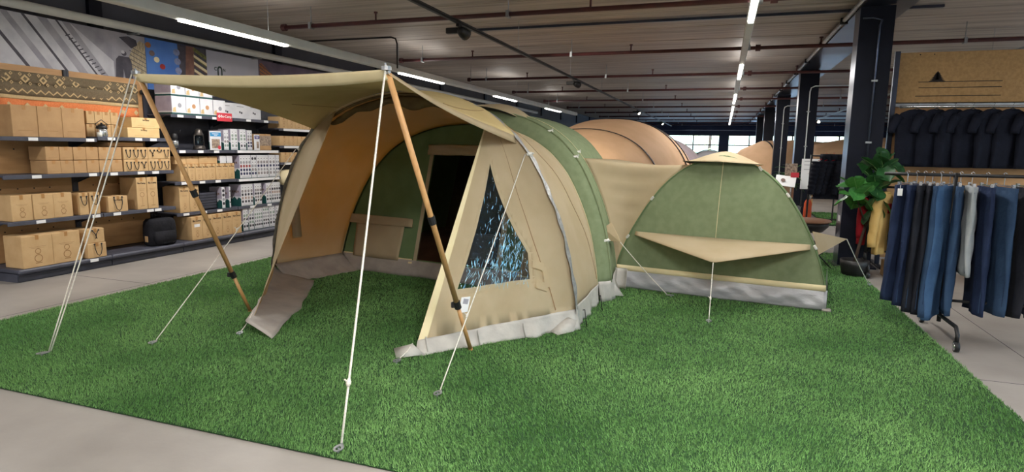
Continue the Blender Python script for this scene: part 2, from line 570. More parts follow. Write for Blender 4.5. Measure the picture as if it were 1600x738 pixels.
# right wall with an unseen band of windows added for daylight
wr = MB()
wr.box(FX1, FX1 + 0.25, FY0, FY1, 3.0, CZ + 0.06)
wr.box(FX1, FX1 + 0.25, FY0, FY1, 0, 0.5)
wr.box(FX1, FX1 + 0.25, FY0, -4.5, 0.5, 3.0)
wr.box(FX1, FX1 + 0.25, 9.5, FY1, 0.5, 3.0)
struct(wr.build('wall_right', M['dark_wall']))
wroot = bpy.data.objects.new('window_4', None)
COL.objects.link(wroot); wroot['kind'] = 'structure'
wroot.location = (FX1 + 0.12, 2.5, 0.5)
fr = MB()
for i in range(8):
    y = -7.0 + 2.0 * i
    fr.box(-0.05, 0.05, y - 0.035, y + 0.035, 0, 2.5)
for z in (0.03, 2.47):
    fr.box(-0.045, 0.045, -7.0, 7.0, z - 0.03, z + 0.03)
fr.build('window_frame', M['black_steel'], wroot)
for i in range(7):
    q = MB(); q.box(-0.004, 0.004, -7.0 + 2.0 * i + 0.035, -5.0 + 2.0 * i - 0.035, 0.06, 2.44)
    q.build('window_pane', M['glass'], wroot)
# near wall: plain white
wn = MB(); wn.box(FX0 - 0.25, FX1 + 0.25, FY0 - 0.25, FY0, 0, CZ + 0.06)
struct(wn.build('wall_near', mat('near_wall', (200, 198, 194), 0.7, col2=(190, 188, 184), scale=2)))
# far wall: solid sides, a deep dark lintel, piers between three glazed openings
ZL = 2.72
wf = MB()
wf.box(FX0, -5.7, FY1, FY1 + 0.25, 0, CZ + 0.06)
wf.box(-5.7, FX1, FY1, FY1 + 0.25, ZL, CZ + 0.06)
wf.box(-0.35, 0.25, FY1 - 0.1, FY1 + 0.25, 0, ZL)
wf.box(8.7, FX1, FY1, FY1 + 0.25, 0, ZL)
struct(wf.build('wall_far', M['navy_wall']))
lint = MB(); lint.box(-5.7, FX1, FY1 - 0.9, FY1 - 0.6, 2.98, 3.04)
struct(lint.build('trim_1', M['beam_steel']))
for wi, (xa, xb, cols) in enumerate([(-5.7, -0.35, 3), (0.25, 4.4, 3), (4.4, 8.7, 3)]):
    wroot = bpy.data.objects.new('window_%d' % (wi + 1), None)
    COL.objects.link(wroot); wroot['kind'] = 'structure'
    wroot.location = ((xa + xb) / 2, FY1 + 0.1, 0)
    hx = (xb - xa) / 2
    fr = MB()
    for i in range(cols + 1):
        x = -hx + 2 * hx * i / cols
        fr.box(x - 0.035, x + 0.035, -0.05, 0.05, 0, ZL)
    for z in (0.06, 0.9, 1.42, 2.0, ZL - 0.03):
        fr.box(-hx, hx, -0.045, 0.045, z - 0.03, z + 0.03)
    fr.build('window_frame', M['black_steel'], wroot)
    zs = (0.09, 0.87, 0.93, 1.39, 1.45, 1.97, 2.03, ZL - 0.06)
    for i in range(cols):
        for j in range(4):
            x0 = -hx + 2 * hx * i / cols + 0.035
            x1 = -hx + 2 * hx * (i + 1) / cols - 0.035
            p = MB(); p.box(x0, x1, -0.004, 0.004, zs[2 * j], zs[2 * j + 1])
            p.build('window_pane', M['glass'], wroot)

# the world beyond the far windows
og = MB(); og.box(-90, 100, -90, 160, -0.35, -0.21)
struct(og.build('ground_outside', M['out_ground']))
bh = thing('office_building', 'pale blue low building across the yard seen through far window', 'building', (-22, 92, -0.21))
b = MB(); b.box(-11, 11, -5, 5, 0, 4.6); b.build('wall', M['out_blue'], bh)
b = MB(); b.box(-11.4, 11.4, -5.4, 5.4, 4.6, 5.0); b.build('roof', M['out_white'], bh)
for i in range(5):
    b = MB(); b.box(-9.6 + i * 4.2, -7.4 + i * 4.2, -5.05, -4.9, 1.4, 3.2); b.build('window', M['out_white'], bh)
for i, (x, y, h) in enumerate([(-8.5, 70, 9), (-1.5, 66, 8), (5.5, 72, 9.5), (12.5, 68, 8.5)]):
    t = thing('leafy_tree', ['sunlit yellow green tree left of the others outside the far windows', 'sunlit tree outside, behind the far window beside the dark pier',
                             'sunlit tree outside behind the window right of the dark pier', 'rightmost sunlit tree outside the far windows'][i], 'tree', (x, y, -0.21))
    b = MB(); b.tube([(0, 0, 0), (0.1, 0, h * 0.4), (0, 0.1, h * 0.8)], [0.18, 0.14, 0.05], 7); b.build('trunk', M['bark'], t)
    b = MB()
    for q in range(360):
        d = Vector((random.gauss(0, 1), random.gauss(0, 1), random.gauss(0, 1))).normalized() * random.uniform(0.3, 1.0) ** 0.5
        c = Vector((d.x * 3.3, d.y * 3.0, h * 0.55 + d.z * h * 0.42))
        a1 = Vector((random.gauss(0, 1), random.gauss(0, 1), random.gauss(0, 1))).normalized() * 0.16
        a2 = Vector((random.gauss(0, 1), random.gauss(0, 1), random.gauss(0, 1))).normalized() * 0.16
        b.add([c - a1, c + a2, c + a1, c - a2], [(0, 1, 2, 3)])
    o = b.build('foliage', M['out_leaf'], t); o['kind'] = 'stuff'

# ------------------------------------------------------------------ turf
TX0, TX1, TY0, TY1 = -5.8, 1.76, 2.39, 10.4
turf = thing('artificial_turf', 'large rectangle of short artificial grass under the display tents', 'turf', ((TX0 + TX1) / 2, (TY0 + TY1) / 2, 0))
hx, hy = (TX1 - TX0) / 2, (TY1 - TY0) / 2
b = MB(); b.box(-hx, hx, -hy, hy, 0.001, 0.012, ch=0.004); b.build('backing', M['turf_base'], turf)
def blades():
    X, Y = [], []
    y = TY0
    while y < TY1:
        yb = min(y + 0.5, TY1)
        dens = 21000 * (2.7 / (y + 0.3)) ** 1.15
        n = int(dens * (TX1 - TX0) * (yb - y))
        X.append(rng.uniform(TX0 - 0.004, TX1 + 0.004, n)); Y.append(rng.uniform(y, yb, n) - (0.006 if y == TY0 else 0))
        y = yb
    X = np.concatenate(X) - (TX0 + TX1) / 2
    Y = np.concatenate(Y) - (TY0 + TY1) / 2
    n = len(X)
    wd = 0.0021 * (1 + (Y + hy) * 0.13)
    an = rng.uniform(0, 2 * PI, n)
    # the pile leans this way and that in soft patches
    la = 2.2 + 1.2 * np.sin(X * 1.7 + 0.6 * np.sin(Y * 2.1)) + rng.normal(0, 1.1, n)
    lean = rng.uniform(0.003, 0.015, n)
    h = rng.uniform(0.009, 0.025, n)
    co = np.empty((n, 3, 3), np.float32)
    co[:, 0, 0] = X - wd * np.cos(an); co[:, 0, 1] = Y - wd * np.sin(an); co[:, 0, 2] = 0.011
    co[:, 1, 0] = X + wd * np.cos(an); co[:, 1, 1] = Y + wd * np.sin(an); co[:, 1, 2] = 0.011
    co[:, 2, 0] = X + lean * np.cos(la); co[:, 2, 1] = Y + lean * np.sin(la); co[:, 2, 2] = 0.011 + h
    me = bpy.data.meshes.new('grass_blades')
    me.vertices.add(n * 3); me.loops.add(n * 3); me.polygons.add(n)
    me.vertices.foreach_set('co', co.ravel())
    me.loops.foreach_set('vertex_index', np.arange(n * 3, dtype=np.int32))
    me.polygons.foreach_set('loop_start', np.arange(0, n * 3, 3, dtype=np.int32))
    me.materials.append(M['blade'])
    me.update()
    o = put(me, 'grass_blades', turf)
    o['kind'] = 'stuff'
blades()

# second patch of turf far behind the column
t2 = thing('artificial_turf', 'distant strip of artificial grass behind the rack of dark jackets', 'turf', (3.7, 15.9, 0))
b = MB(); b.box(-1.5, 1.5, -1.4, 1.4, 0.001, 0.03, ch=0.006); b.build('backing', M['turf_base'], t2)
b = MB()
for q in range(9000):
    x, y = random.uniform(-1.5, 1.5), random.uniform(-1.4, 1.4)
    a = random.uniform(0, 6.28); c, s = math.cos(a) * 0.012, math.sin(a) * 0.012
    b.add([(x - c, y - s, 0.028), (x + c, y + s, 0.028), (x + random.uniform(-.02, .02), y + random.uniform(-.02, .02), 0.06)], [(0, 1, 2)])
o = b.build('grass_blades', M['blade'], t2); o['kind'] = 'stuff'
#==PART2==
# ------------------------------------------------------------------ ceiling services
b = MB(); b.tube([(0, 0, 0.02), (0, 0, 0.28)], 0.008, 5); b.box(-0.02, 0.02, -0.05, 0.05, -0.045, 0.045); hang_m = b.mesh('hanger', M['galv'])
b = MB(); b.tube([(0, 0, 0.02), (0, 0, 0.12)], 0.014, 6); b.tube([(0, 0, 0.12), (0, 0, 0.14)], 0.03, 6); head_m = b.mesh('sprinkler_head', M['red_pipe'])
for i, y in enumerate(np.arange(0.75, 45, 3.55)):
    lab = ['red sprinkler pipe just in front of the camera end', 'red sprinkler pipe nearest under the ceiling', 'second nearest red sprinkler pipe across the ceiling',
           'third red sprinkler pipe across the ceiling, counted from the camera'][i] if i < 4 else '%s red sprinkler pipe across the ceiling, counted from the nearest' % ORD[min(i - 1, 11)]
    if i > 12:
        break
    t = thing('sprinkler_pipe', lab, 'pipe', (-6.4, y, 3.3))
    b = MB(); b.tube([(0, 0, 0), (10.0, 0, 0.0), (20.2, 0, 0)], 0.031, 8); b.build('pipe', M['red_pipe'], t, True)
    b = MB(); b.tube([(-0.02, 0, 0), (0.05, 0, 0)], 0.052, 8)
    b.tube([(6.8, 0, 0), (6.88, 0, 0)], 0.055, 8); b.build('coupling', M['red_pipe'], t)
    for x in np.arange(0.5, 19, 3.1):
        put(hang_m, 'hanger', t, (x, 0, 0))
    for x in np.arange(1.6, 19, 3.1):
        put(head_m, 'sprinkler_head', t, (x, 0, 0))

def light_line(name, label, x, z, y0, y1, leds, wid, hgt):
    t = thing(name, label, 'light', (x, 0, z))
    b = MB()
    b.box(-wid / 2, wid / 2, y0, y1, -hgt / 2, hgt / 2, ch=0.01)
    b.build('trunking', M['tray'], t)
    for a, c in leds:
        b = MB()
        b.box(-wid * 0.3, wid * 0.3, a, c, -hgt / 2 - 0.022, -hgt / 2 - 0.002)
        b.build('led_strip', M['led'], t)
    for y in np.arange(y0 + 1.4, y1, 3.55):
        b = MB(); b.tube([(0, y, hgt / 2), (0, y, CZ - z)], 0.004, 4); b.build('suspension_wire', M['galv'], t)
    return t
light_line('light_trunking', 'long pale light trunking with lit strips hanging along the shelving wall', -6.0, 3.02, -5, 25.5, LEFT_LED, 0.14, 0.12)
light_line('light_trunking', 'light line over the middle of the hall, running to the far windows', 0.22, 3.22, -5, 40.5, MID_LED, 0.1, 0.06)
light_line('light_trunking', 'light line over the clothing side, right of the black columns', 6.4, 3.22, -5, 20, RIGHT_LED, 0.1, 0.06)

tr = thing('cable_tray', 'grey cable tray along the left wall above the wall posters', 'tray', (-7.86, 0, 3.12))
b = MB(); b.tube([(0, -4, 0), (0, 6, 0), (0, 16, 0), (0, 26, 0)], 0.055, 10); b.build('trough', M['tray'], tr, True)
for y in np.arange(-3, 26, 2.4):
    b = MB(); b.box(-0.2, 0.02, y - 0.02, y + 0.02, -0.075, -0.05); b.build('bracket', M['galv'], tr)

t = thing('conduit', 'thin dark conduit under the ceiling that bends down behind the awning', 'conduit', (-5.9, 9.99, 3.5))
b = MB(); b.tube([(-2.1, 0, 0), (0.1, 0, 0), (0.19, 0, -0.03), (0.22, 0, -0.12), (0.22, 0, -0.55)], 0.016, 6); b.build('pipe', M['black_plastic'], t, True)
t = thing('conduit', 'shiny metal strip in the ceiling joint ahead of the track light', 'conduit', (-2.5, 10.0, 3.53))
b = MB(); b.box(-1.9, 5.2, -0.03, 0.03, 0.0, 0.04, ch=0.008); b.build('strip', M['beam_steel'], t)

# track with spotlights
tk = thing('track_light_rail', 'black lighting track slanting over the tent with spotlights', 'track', (-3.24, 0, 3.1))
b = MB(); b.box(-0.02, 0.02, 1.0, 40, -0.018, 0.018); b.build('rail', M['black_plastic'], tk)
b = MB(); b.box(0.034, 0.046, 1.0, 40, 0.0, 0.012); b.build('side_cable', M['black_plastic'], tk)
for y in np.arange(2.5, 40, 3.55):
    b = MB(); b.tube([(0, y, 0.018), (0, y, CZ - 3.1)], 0.004, 4); b.build('suspension_wire', M['galv'], tk)
def spot(loc, label, lit, aim=(0.45, -0.5, -0.55)):
    t = thing('spotlight', label, 'spotlight', loc)
    b = MB(); b.box(-0.018, 0.018, -0.05, 0.05, -0.05, -0.018); b.tube([(0, 0, -0.05), (0, 0, -0.11)], 0.014, 6); b.build('adapter', M['black_plastic'], t)
    b = MB(); b.box(-0.17, 0.03, -0.035, 0.035, -0.13, -0.06, ch=0.008); b.build('driver_box', M['black_plastic'], t)
    d = Vector(aim).normalized()
    Mx = Matrix.Translation((0.06, -0.02, -0.12)) @ d.to_track_quat('Z', 'Y').to_matrix().to_4x4()
    b = MB(); b.lathe([(0.035, -0.07), (0.05, -0.05), (0.068, 0.0), (0.075, 0.08), (0.066, 0.085), (0.055, 0.03)], 14, M=Mx, cap=True); b.build('lamp_head', M['black_plastic'], t, True)
    if not lit:
        ld = bpy.data.lights.new('spot_lamp', 'SPOT'); ld.energy = 480; ld.spot_size = R(50); ld.spot_blend = 0.6; ld.shadow_soft_size = 0.05; ld.color = (1, 0.93, 0.82)
        lo = bpy.data.objects.new('spot_lamp', ld); COL.objects.link(lo); lo.parent = t
        lo.matrix_local = Matrix.Translation(Vector((0.06, -0.02, -0.12)) + d * 0.1) @ (-d).to_track_quat('Z', 'Y').to_matrix().to_4x4()
    b = MB(); b.lathe([(0.0, 0.04), (0.055, 0.042)], 14, M=Mx, cap=False); b.build('lens', M['spot_lit'] if lit else M['chrome'], t)
spot((-3.24, 7.25, 3.1), 'nearest black spotlight on the track over the tent', False, (0.14, 0.95, -0.26))
spot((-3.24, 13.5, 3.1), 'second black spotlight on the track over the tent', False, (0.5, 0.8, -0.22))
spot((-3.24, 24.0, 3.1), 'lit white spotlight towards the far end of the track', True)
spot((-3.24, 33.5, 3.1), 'small spotlight at the far tip of the track', True)
tk2 = thing('track_light_rail', 'lighting track right of the black columns over the jackets', 'track', (4.0, 0, 3.1))
b = MB(); b.box(-0.02, 0.02, 4.0, 40, -0.018, 0.018); b.build('rail', M['galv'], tk2)
for y in np.arange(5, 40, 3.55):
    b = MB(); b.tube([(0, y, 0.018), (0, y, CZ - 3.1)], 0.004, 4); b.build('suspension_wire', M['galv'], tk2)
spot((4.0, 31.5, 3.1), 'lit spotlight between the two black columns', True, (-0.3, -0.9, -0.3))
spot((4.0, 17.0, 3.1), 'lit spotlight behind the widest column, over the display board', True, (-0.3, -0.9, -0.3))

# columns and the beam they carry
for i, (y, lab) in enumerate([(9.45, 'nearest and widest black steel column behind the potted fig'), (16.0, 'second black steel column with a pale conduit beside the dark jackets'),
                              (22.5, 'third black steel column in the row'), (29.0, 'fourth black steel column in the row'), (35.5, 'farthest black steel column in the row'),
                              (2.95, 'black steel column out of view at the camera end')]):
    if y < 9:
        continue
    t = thing('steel_column', lab, 'column', (1.78, y, 0))
    b = MB(); b.box(-0.2, 0.2, -0.17, -0.15, 0, CZ - 0.13); b.box(-0.2, 0.2, 0.15, 0.17, 0, CZ - 0.13); b.build('flange', M['black_steel'], t)
    b = MB(); b.box(-0.012, 0.012, -0.15, 0.15, 0, CZ - 0.13); b.build('web', M['black_steel'], t)
    b = MB(); b.box(-0.205, -0.2, -0.17, 0.17, 0.0, CZ - 0.14); b.build('side_plate', M['beam_steel'], t)
    b = MB(); b.box(-0.26, 0.26, -0.24, 0.24, 0, 0.02); b.build('base_plate', M['black_steel'], t)
    if i < 3:
        xo = 0.02 if i else 0.03
        b = MB(); b.tube([(xo, -0.185, 0.25), (xo, -0.185, 2.95 if i else 3.2), (xo + 0.02, -0.185, 3.04 if i else 3.27), (xo + 0.1 if i else xo - 0.08, -0.185, 3.08 if i else 3.3), (xo + (0.9 if i else -0.2), -0.185, 3.08 if i else 3.3)], 0.014, 7); b.build('conduit', M['tray'] if i else M['beam_steel'], t, True)
        for z in (0.9, 1.7, 2.5):
            b = MB(); b.box(xo - 0.035, xo + 0.035, -0.205, -0.168, z - 0.012, z + 0.012); b.build('pipe_clip', M['galv'], t)
        b = MB(); b.box(-0.212, -0.205, -0.09, 0.03, 0.62, 0.7); b.build('label_plate', M['tag_white'], t)
bm_ = thing('ceiling_beam', 'dark steel beam along the ceiling above the row of columns', 'beam', (1.9, 0, CZ - 0.12))
b = MB(); b.box(-0.3, 0.3, -5.5, 45.5, 0.0, 0.02); b.build('bottom_flange', M['beam_steel'], bm_)
b = MB(); b.box(-0.02, 0.02, -5.5, 45.5, 0.02, 0.12); b.build('web', M['black_steel'], bm_)
b = MB(); b.tube([(-0.34, -5.5, 0.03), (-0.34, 20, 0.03), (-0.34, 45.5, 0.03)], 0.03, 6); b.build('edge_conduit', M['galv'], bm_)
for y in np.arange(6.2, 40, 2.1):
    b = MB(); b.box(-0.39, -0.29, y - 0.03, y + 0.03, -0.02, 0.07); b.build('clamp', M['black_plastic'], bm_)

# ------------------------------------------------------------------ the big tunnel tent
TO, TA = Vector((-2.95, 5.28, 0)), R(-8)
_pr = [(1.85, 0), (1.835, 0.2), (1.80, .42), (1.72, .75), (1.63, 1.0), (1.50, 1.27), (1.36, 1.5), (1.14, 1.73), (.9, 1.885), (.65, 1.985), (.36, 2.055), (0, 2.08)]
_full = [(-a, z) for a, z in _pr] + [(a, z) for a, z in _pr[-2::-1]]
_fu = np.array(_full)
_sl = np.concatenate([[0], np.cumsum(np.hypot(*np.diff(_fu, axis=0).T))]); _sl /= _sl[-1]
# smooth the measured profile
_tt = np.linspace(0, 1, 241)
_su, _sz = np.interp(_tt, _sl, _fu[:, 0]), np.interp(_tt, _sl, _fu[:, 1])
for _ in range(14):
    _su[1:-1] = (_su[:-2] + 2 * _su[1:-1] + _su[2:]) / 4
    _sz[1:-1] = (_sz[:-2] + 2 * _sz[1:-1] + _sz[2:]) / 4
def arch(t, hw=1.85, hz=2.08):
    return float(np.interp(t, _tt, _su)) * hw / 1.85, float(np.interp(t, _tt, _sz)) * hz / 2.08
def t_of_z(z, hw=1.85, hz=2.08):        # right-hand side
    return float(np.interp(-z * 2.08 / hz, -_sz[120:], _tt[120:]))
def hoop_pt(z, side=1):
    u, _ = arch(t_of_z(z))
    return Vector((side * u, 0, z))
tent = thing('tunnel_tent', 'large beige and green canvas tunnel tent with a propped front awning', 'tent', TO, TA)
def ringp(t, w0, sl, hw, hz):
    u, z = arch(t, hw, hz)
    return Vector((u, w0 + sl * z, z))
SEAM = (0.93, 0.15, 1.72, 1.82)
FRONT = (0.0, 0.0, 1.85, 2.08)
def lerp(a, b, f): return a + (b - a) * f
def porch(s, v):          # s around, v front to back
    a = ringp(s, *FRONT); c = ringp(s, *SEAM)
    p = a.lerp(c, v)
    n = Vector((p.x, 0, p.z * 0.8)).normalized()
    sag = 0.022 * math.sin(PI * v) * math.sin(PI * s) + 0.006 * math.sin(v * 9 + s * 40) * math.sin(PI * v)
    return p - n * sag
tl = 1 - t_of_z(0.17); th = t_of_z(0.17)
b = MB(); b.grid(lambda s, v: porch(lerp(tl, th, s), v), 72, 14); b.build('porch_roof', M['canvas'], tent, True, thick=0.003)
# seams over the porch roof
b = MB(); b.tube([porch(lerp(tl, th, 0.52 + 0.46 * k / 30), 0.06 + 0.9 * k / 30) + Vector((0.003, 0, 0.003)) for k in range(31)], 0.0022, 4); b.build('seam', M['ink_soft'], tent)
# ground flaps of the porch walls: inside left lies on the grass, outside right hangs as a grey strip
def skirt_side(side):
    t0 = th if side > 0 else tl
    def fn(s, v):
        p = porch(t0, v)
        f = s
        rip = 0.012 * math.sin(v * 17) + 0.008 * math.sin(v * 41 + 1)
        if side < 0:
            return Vector((p.x + 0.02 + f * 0.30 + rip * f, p.y, 0.19 * (1 - f) ** 1.6 + 0.016 + abs(rip) * f * 0.8))
        return Vector((p.x + 0.006 + 0.02 * f + rip * f, p.y, 0.185 * (1 - f) + 0.016))
    return fn
b = MB(); b.grid(skirt_side(-1), 8, 28); b.build('sod_cloth', M['sod'], tent, True, thick=0.003)
b = MB(); b.grid(skirt_side(1), 8, 28); b.build('sod_cloth', M['sod_outer'], tent, True, thick=0.003)
# front hoop in its dark sleeve and the reflective tape on it
b = MB(); b.tube([ringp(k / 60, *FRONT) + Vector((0, 0.02, -0.028)) * (1 if 0 < k < 60 else 0.3) for k in range(61)], 0.014, 7); b.build('front_hoop', M['rolled'], tent, True)
for sd in (0, 1):
    def tape(s, v, sd=sd):
        t = lerp(0.63, 0.995, s) if sd else lerp(0.37, 0.005, s)
        p = ringp(t, *FRONT)
        n = Vector((p.x, 0, p.z * 0.6)).normalized()
        wob = 0.006 * math.sin(s * 60) + 0.004 * math.sin(s * 23)
        return p + n * (0.012 + 0.004 * math.sin(v * 3 + s * 50)) + Vector((0, -0.03 + 0.065 * v + wob, 0))
    b = MB(); b.grid(tape, 50, 3); b.build('reflective_tape', M['silver_tape'], tent, True)

# slanting front wings, the right one with a triangular clear window
def wing_fn(side, A, K):
    def S(s, t):
        e = A.lerp(K, t)
        h = hoop_pt(A.z * (1 - t), side)
        p = e.lerp(h, s)
        nx = Vector((side, -0.6, 0.1)).normalized()
        wr = 0.010 * math.sin(s * 14 + t * 5) * math.sin(PI * s) * t + 0.006 * math.sin((s - t) * 37) * math.sin(PI * s) * t
        return p + nx * (-0.03 * math.sin(PI * s) * math.sin(PI * min(1, t)) + wr + 0.012 * math.sin((s * 1.3 + t) * 24) * math.sin(PI * s) * max(0, t - 0.45) * 1.6)
    return S
WR = wing_fn(1, Vector((0.95, 0, hoop_pt(1.85).z)), Vector((1.03, -1.26, 0)))
WL = wing_fn(-1, Vector((-0.85, 0, 1.90)), Vector((-0.60, -1.37, 0)))
TB = 0.915
def sheet_with_hole(S, outer, hole, inner=False, n=26):
    pts, edges = [], []
    def ring(poly, m):
        st = len(pts)
        for i in range(len(poly)):
            a, c = Vector(poly[i]), Vector(poly[(i + 1) % len(poly)])
            for k in range(m):
                pts.append(a.lerp(c, k / m))
        for i in range(st, len(pts)):
            edges.append((i, i + 1 if i + 1 < len(pts) else st))
    ring(outer, n)
    if hole:
        ring(hole, 14)
    for i in range(1, n):
        for j in range(1, n):
            q = Vector((outer[0][0] + (outer[2][0] - outer[0][0]) * i / n, outer[0][1] + (outer[2][1] - outer[0][1]) * j / n))
            pts.append(q)
    vs, es, fs, *_ = delaunay_2d_cdt(pts, edges, [], 0, 1e-5)
    def inside(p, poly):
        c = False
        for i in range(len(poly)):
            (x1, y1), (x2, y2) = poly[i], poly[i - 1]
            if (y1 > p.y) != (y2 > p.y) and p.x < (x2 - x1) * (p.y - y1) / (y2 - y1) + x1:
                c = not c
        return c
    out_f, in_f = [], []
    for f in fs:
        c = sum((vs[i] for i in f), Vector((0, 0))) / len(f)
        (in_f if (hole and inside(c, hole)) else out_f).append(f)
    P3 = [S(p.x, p.y) for p in vs]
    return P3, out_f, in_f
HOLE = [(0.28, 0.21), (0.15, 0.78), (0.69, 0.76), (0.69, 0.63)]
P3, of_, if_ = sheet_with_hole(WR, [(0, 0.0), (1, 0.0), (1, TB), (0, 0.955)], HOLE)
b = MB(); b.add(P3, of_); wing_r = b.build('front_wing', M['canvas'], tent, True, thick=0.003)
b = MB(); b.add(P3, if_); b.build('window_pane', M['pvc_window'], wing_r, True)
def band(S, path, wd, off, mname, name, par):
    b = MB()
    for i in range(len(path) - 1):
        a, c = Vector(path[i]), Vector(path[i + 1])
        d = (c - a).normalized(); nn = Vector((-d.y, d.x)) * wd
        def fn(s, v, a=a, c=c, nn=nn):
            q = a.lerp(c, s) + nn * (v - 0.5)
            return S(min(1, max(0, q.x)), min(1, max(0, q.y))) + off
        b.grid(fn, 16, 2)
    return b.build(name, M[mname], par, True)
band(WR, HOLE + HOLE[:1], 0.024, Vector((0.004, -0.004, 0)), 'canvas', 'window_border', wing_r)
band(WR, [(0.70, 0.68), (0.79, 0.70), (0.80, 0.79), (0.72, 0.77)], 0.035, Vector((0.016, -0.012, 0)), 'canvas', 'rolled_window_cover', wing_r)
band(WR, [(0.025, 0.0), (0.025, 0.95)], 0.05, Vector((0.004, -0.004, 0)), 'canvas_hem', 'edge_hem', wing_r)
band(WR, [(0.2, 0.83), (0.26, 0.83)], 0.06, Vector((0.006, -0.005, 0)), 'paper', 'care_label', wing_r)
band(WR, [(0.215, 0.815), (0.25, 0.82)], 0.02, Vector((0.008, -0.007, 0)), 'dot_grey', 'care_print', wing_r)
band(WR, [(0.55, 0.12), (0.86, 0.9)], 0.006, Vector((0.003, -0.003, 0)), 'ink_soft', 'seam', wing_r)
TBL = lambda s: lerp(0.985, TB, s)
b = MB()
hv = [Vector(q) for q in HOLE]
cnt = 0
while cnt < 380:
    # slivers coloured like cyan glints, low and towards the right-hand corner of the film
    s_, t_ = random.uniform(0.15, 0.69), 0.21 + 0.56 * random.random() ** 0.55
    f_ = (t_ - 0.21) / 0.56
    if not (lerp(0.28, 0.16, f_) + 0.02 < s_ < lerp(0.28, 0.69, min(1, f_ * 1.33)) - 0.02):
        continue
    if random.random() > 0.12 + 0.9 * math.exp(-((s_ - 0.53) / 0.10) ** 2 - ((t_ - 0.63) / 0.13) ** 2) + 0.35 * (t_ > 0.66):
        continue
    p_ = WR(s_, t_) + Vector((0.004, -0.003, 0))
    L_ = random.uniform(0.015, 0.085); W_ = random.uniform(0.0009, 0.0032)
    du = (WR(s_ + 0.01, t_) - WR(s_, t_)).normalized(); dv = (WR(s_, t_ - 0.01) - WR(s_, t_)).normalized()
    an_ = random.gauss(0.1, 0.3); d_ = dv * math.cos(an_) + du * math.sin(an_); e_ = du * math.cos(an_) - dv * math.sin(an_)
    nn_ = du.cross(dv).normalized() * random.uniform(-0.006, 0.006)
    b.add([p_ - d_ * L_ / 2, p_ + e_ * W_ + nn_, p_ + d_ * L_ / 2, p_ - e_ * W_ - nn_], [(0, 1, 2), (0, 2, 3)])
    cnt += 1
o = b.build('painted_glint', M['painted_glint'], wing_r); o['kind'] = 'stuff'
b = MB(); b.grid(lambda s, v: WL(s, v * TBL(s)), 18, 30); wing_l = b.build('front_wing', M['canvas'], tent, True, thick=0.003)
band(WL, [(0.03, 0.0), (0.03, 0.98)], 0.06, Vector((0.004, -0.003, 0)), 'canvas_hem', 'edge_hem', wing_l)
band(WL, [(0.10, 0.35), (0.12, TB)], 0.05, Vector((0.008, -0.004, 0)), 'rolled', 'zip_strip', wing_l)
# tied-back door pocket on the inside of the left wall
def tie(s, v):
    return Vector((-1.66 + 0.05 * math.sin(PI * s) + 0.03 * v, 0.10 + 0.13 * s, 0.86 - 0.36 * v + 0.02 * s))
b = MB(); b.grid(tie, 8, 10); b.build('tied_door_flap', M['canvas'], tent, True, thick=0.01)
# wing ground flaps
def skr(s, v):
    p = WR(s, lerp(0.95, TB - 0.005, s)); q = WR(s, 1.0)
    z = lerp(p.z + 0.012, 0.016, v)
    rip = 0.012 * math.sin(s * 21) + 0.008 * math.sin(s * 47)
    out = Vector((0.80, -0.60, 0)) * (0.008 + 0.05 * v ** 1.5 + rip * v)
    o = p.lerp(q, v) + out
    return Vector((o.x, o.y, z))
b = MB(); b.grid(skr, 40, 6); b.build('sod_cloth', M['sod_outer'], tent, True, thick=0.003)
b = MB(); b.add([(1.04, -1.28, 0.10), (0.86, -1.27, 0.03), (0.98, -1.40, 0.018), (1.06, -1.37, 0.03), (1.12, -1.24, 0.02)], [(0, 1, 2), (0, 2, 3), (0, 3, 4)]); b.build('sod_cloth_tip', M['sod_outer'], tent, True, thick=0.004)
b = MB(); b.add([(1.80, -0.10, 0.12), (1.70, -0.26, 0.03), (1.80, -0.30, 0.018), (1.88, -0.14, 0.02), (1.86, -0.02, 0.10)], [(0, 1, 2), (0, 2, 3), (0, 3, 4)]); b.build('sod_cloth_tip', M['sod_outer'], tent, True, thick=0.004)
def skl(s, v):                            # curls inwards and lies on the grass
    p = WL(s, TBL(s))
    inn = Vector((0.62, 0.30 - 0.55 * (1 - s), 0)).normalized() * lerp(0.5, 0.46, s)
    a = v * PI / 2
    rip = 0.01 * math.sin(s * 19 + v * 4)
    return Vector((p.x + inn.x * math.sin(a) ** 1.0 * v, p.y + inn.y * v - 0.06 * math.sin(PI * v) * (1 - s), max(0.022, p.z * (1 - v) ** 1.7 + 0.03 + 0.05 * math.sin(PI * v) * (1 - s) + rip * v)))
b = MB(); b.grid(skl, 26, 12); b.build('sod_cloth', M['sod'], tent, True, thick=0.003)
# loops at the foot of the right wing
for s in (0.03, 0.33, 0.62):
    p = WR(s, 0.93) + Vector((0.035, -0.03, 0))
    b = MB(); b.tube([p, p + Vector((0.015, -0.01, -0.05)), p + Vector((0.045, -0.04, -0.10))], 0.007, 5); b.build('peg_loop', M['sod_outer'], tent, True)

# rolled-up front door under the hoop
def roll(s, v):
    t = lerp(0.335, 0.66, s)
    p = ringp(t, *FRONT)
    d = (0.10 + 0.025 * math.sin(s * 26) + 0.02 * math.sin(s * 11 + 1)) * math.sin(PI * min(1, max(0, s * 1.02))) ** 0.35
    a = v * 2 * PI
    c = p + Vector((-p.x * 0.03, 0.05, -0.04 - d / 2))
    return c + Vector((-p.x * 0.02 * math.cos(a), 0.04 * math.sin(a) + 0.005 * math.sin(s * 90), d / 2 * math.cos(a)))
b = MB(); b.grid(roll, 60, 10); b.build('rolled_door', M['rolled'], tent, True)

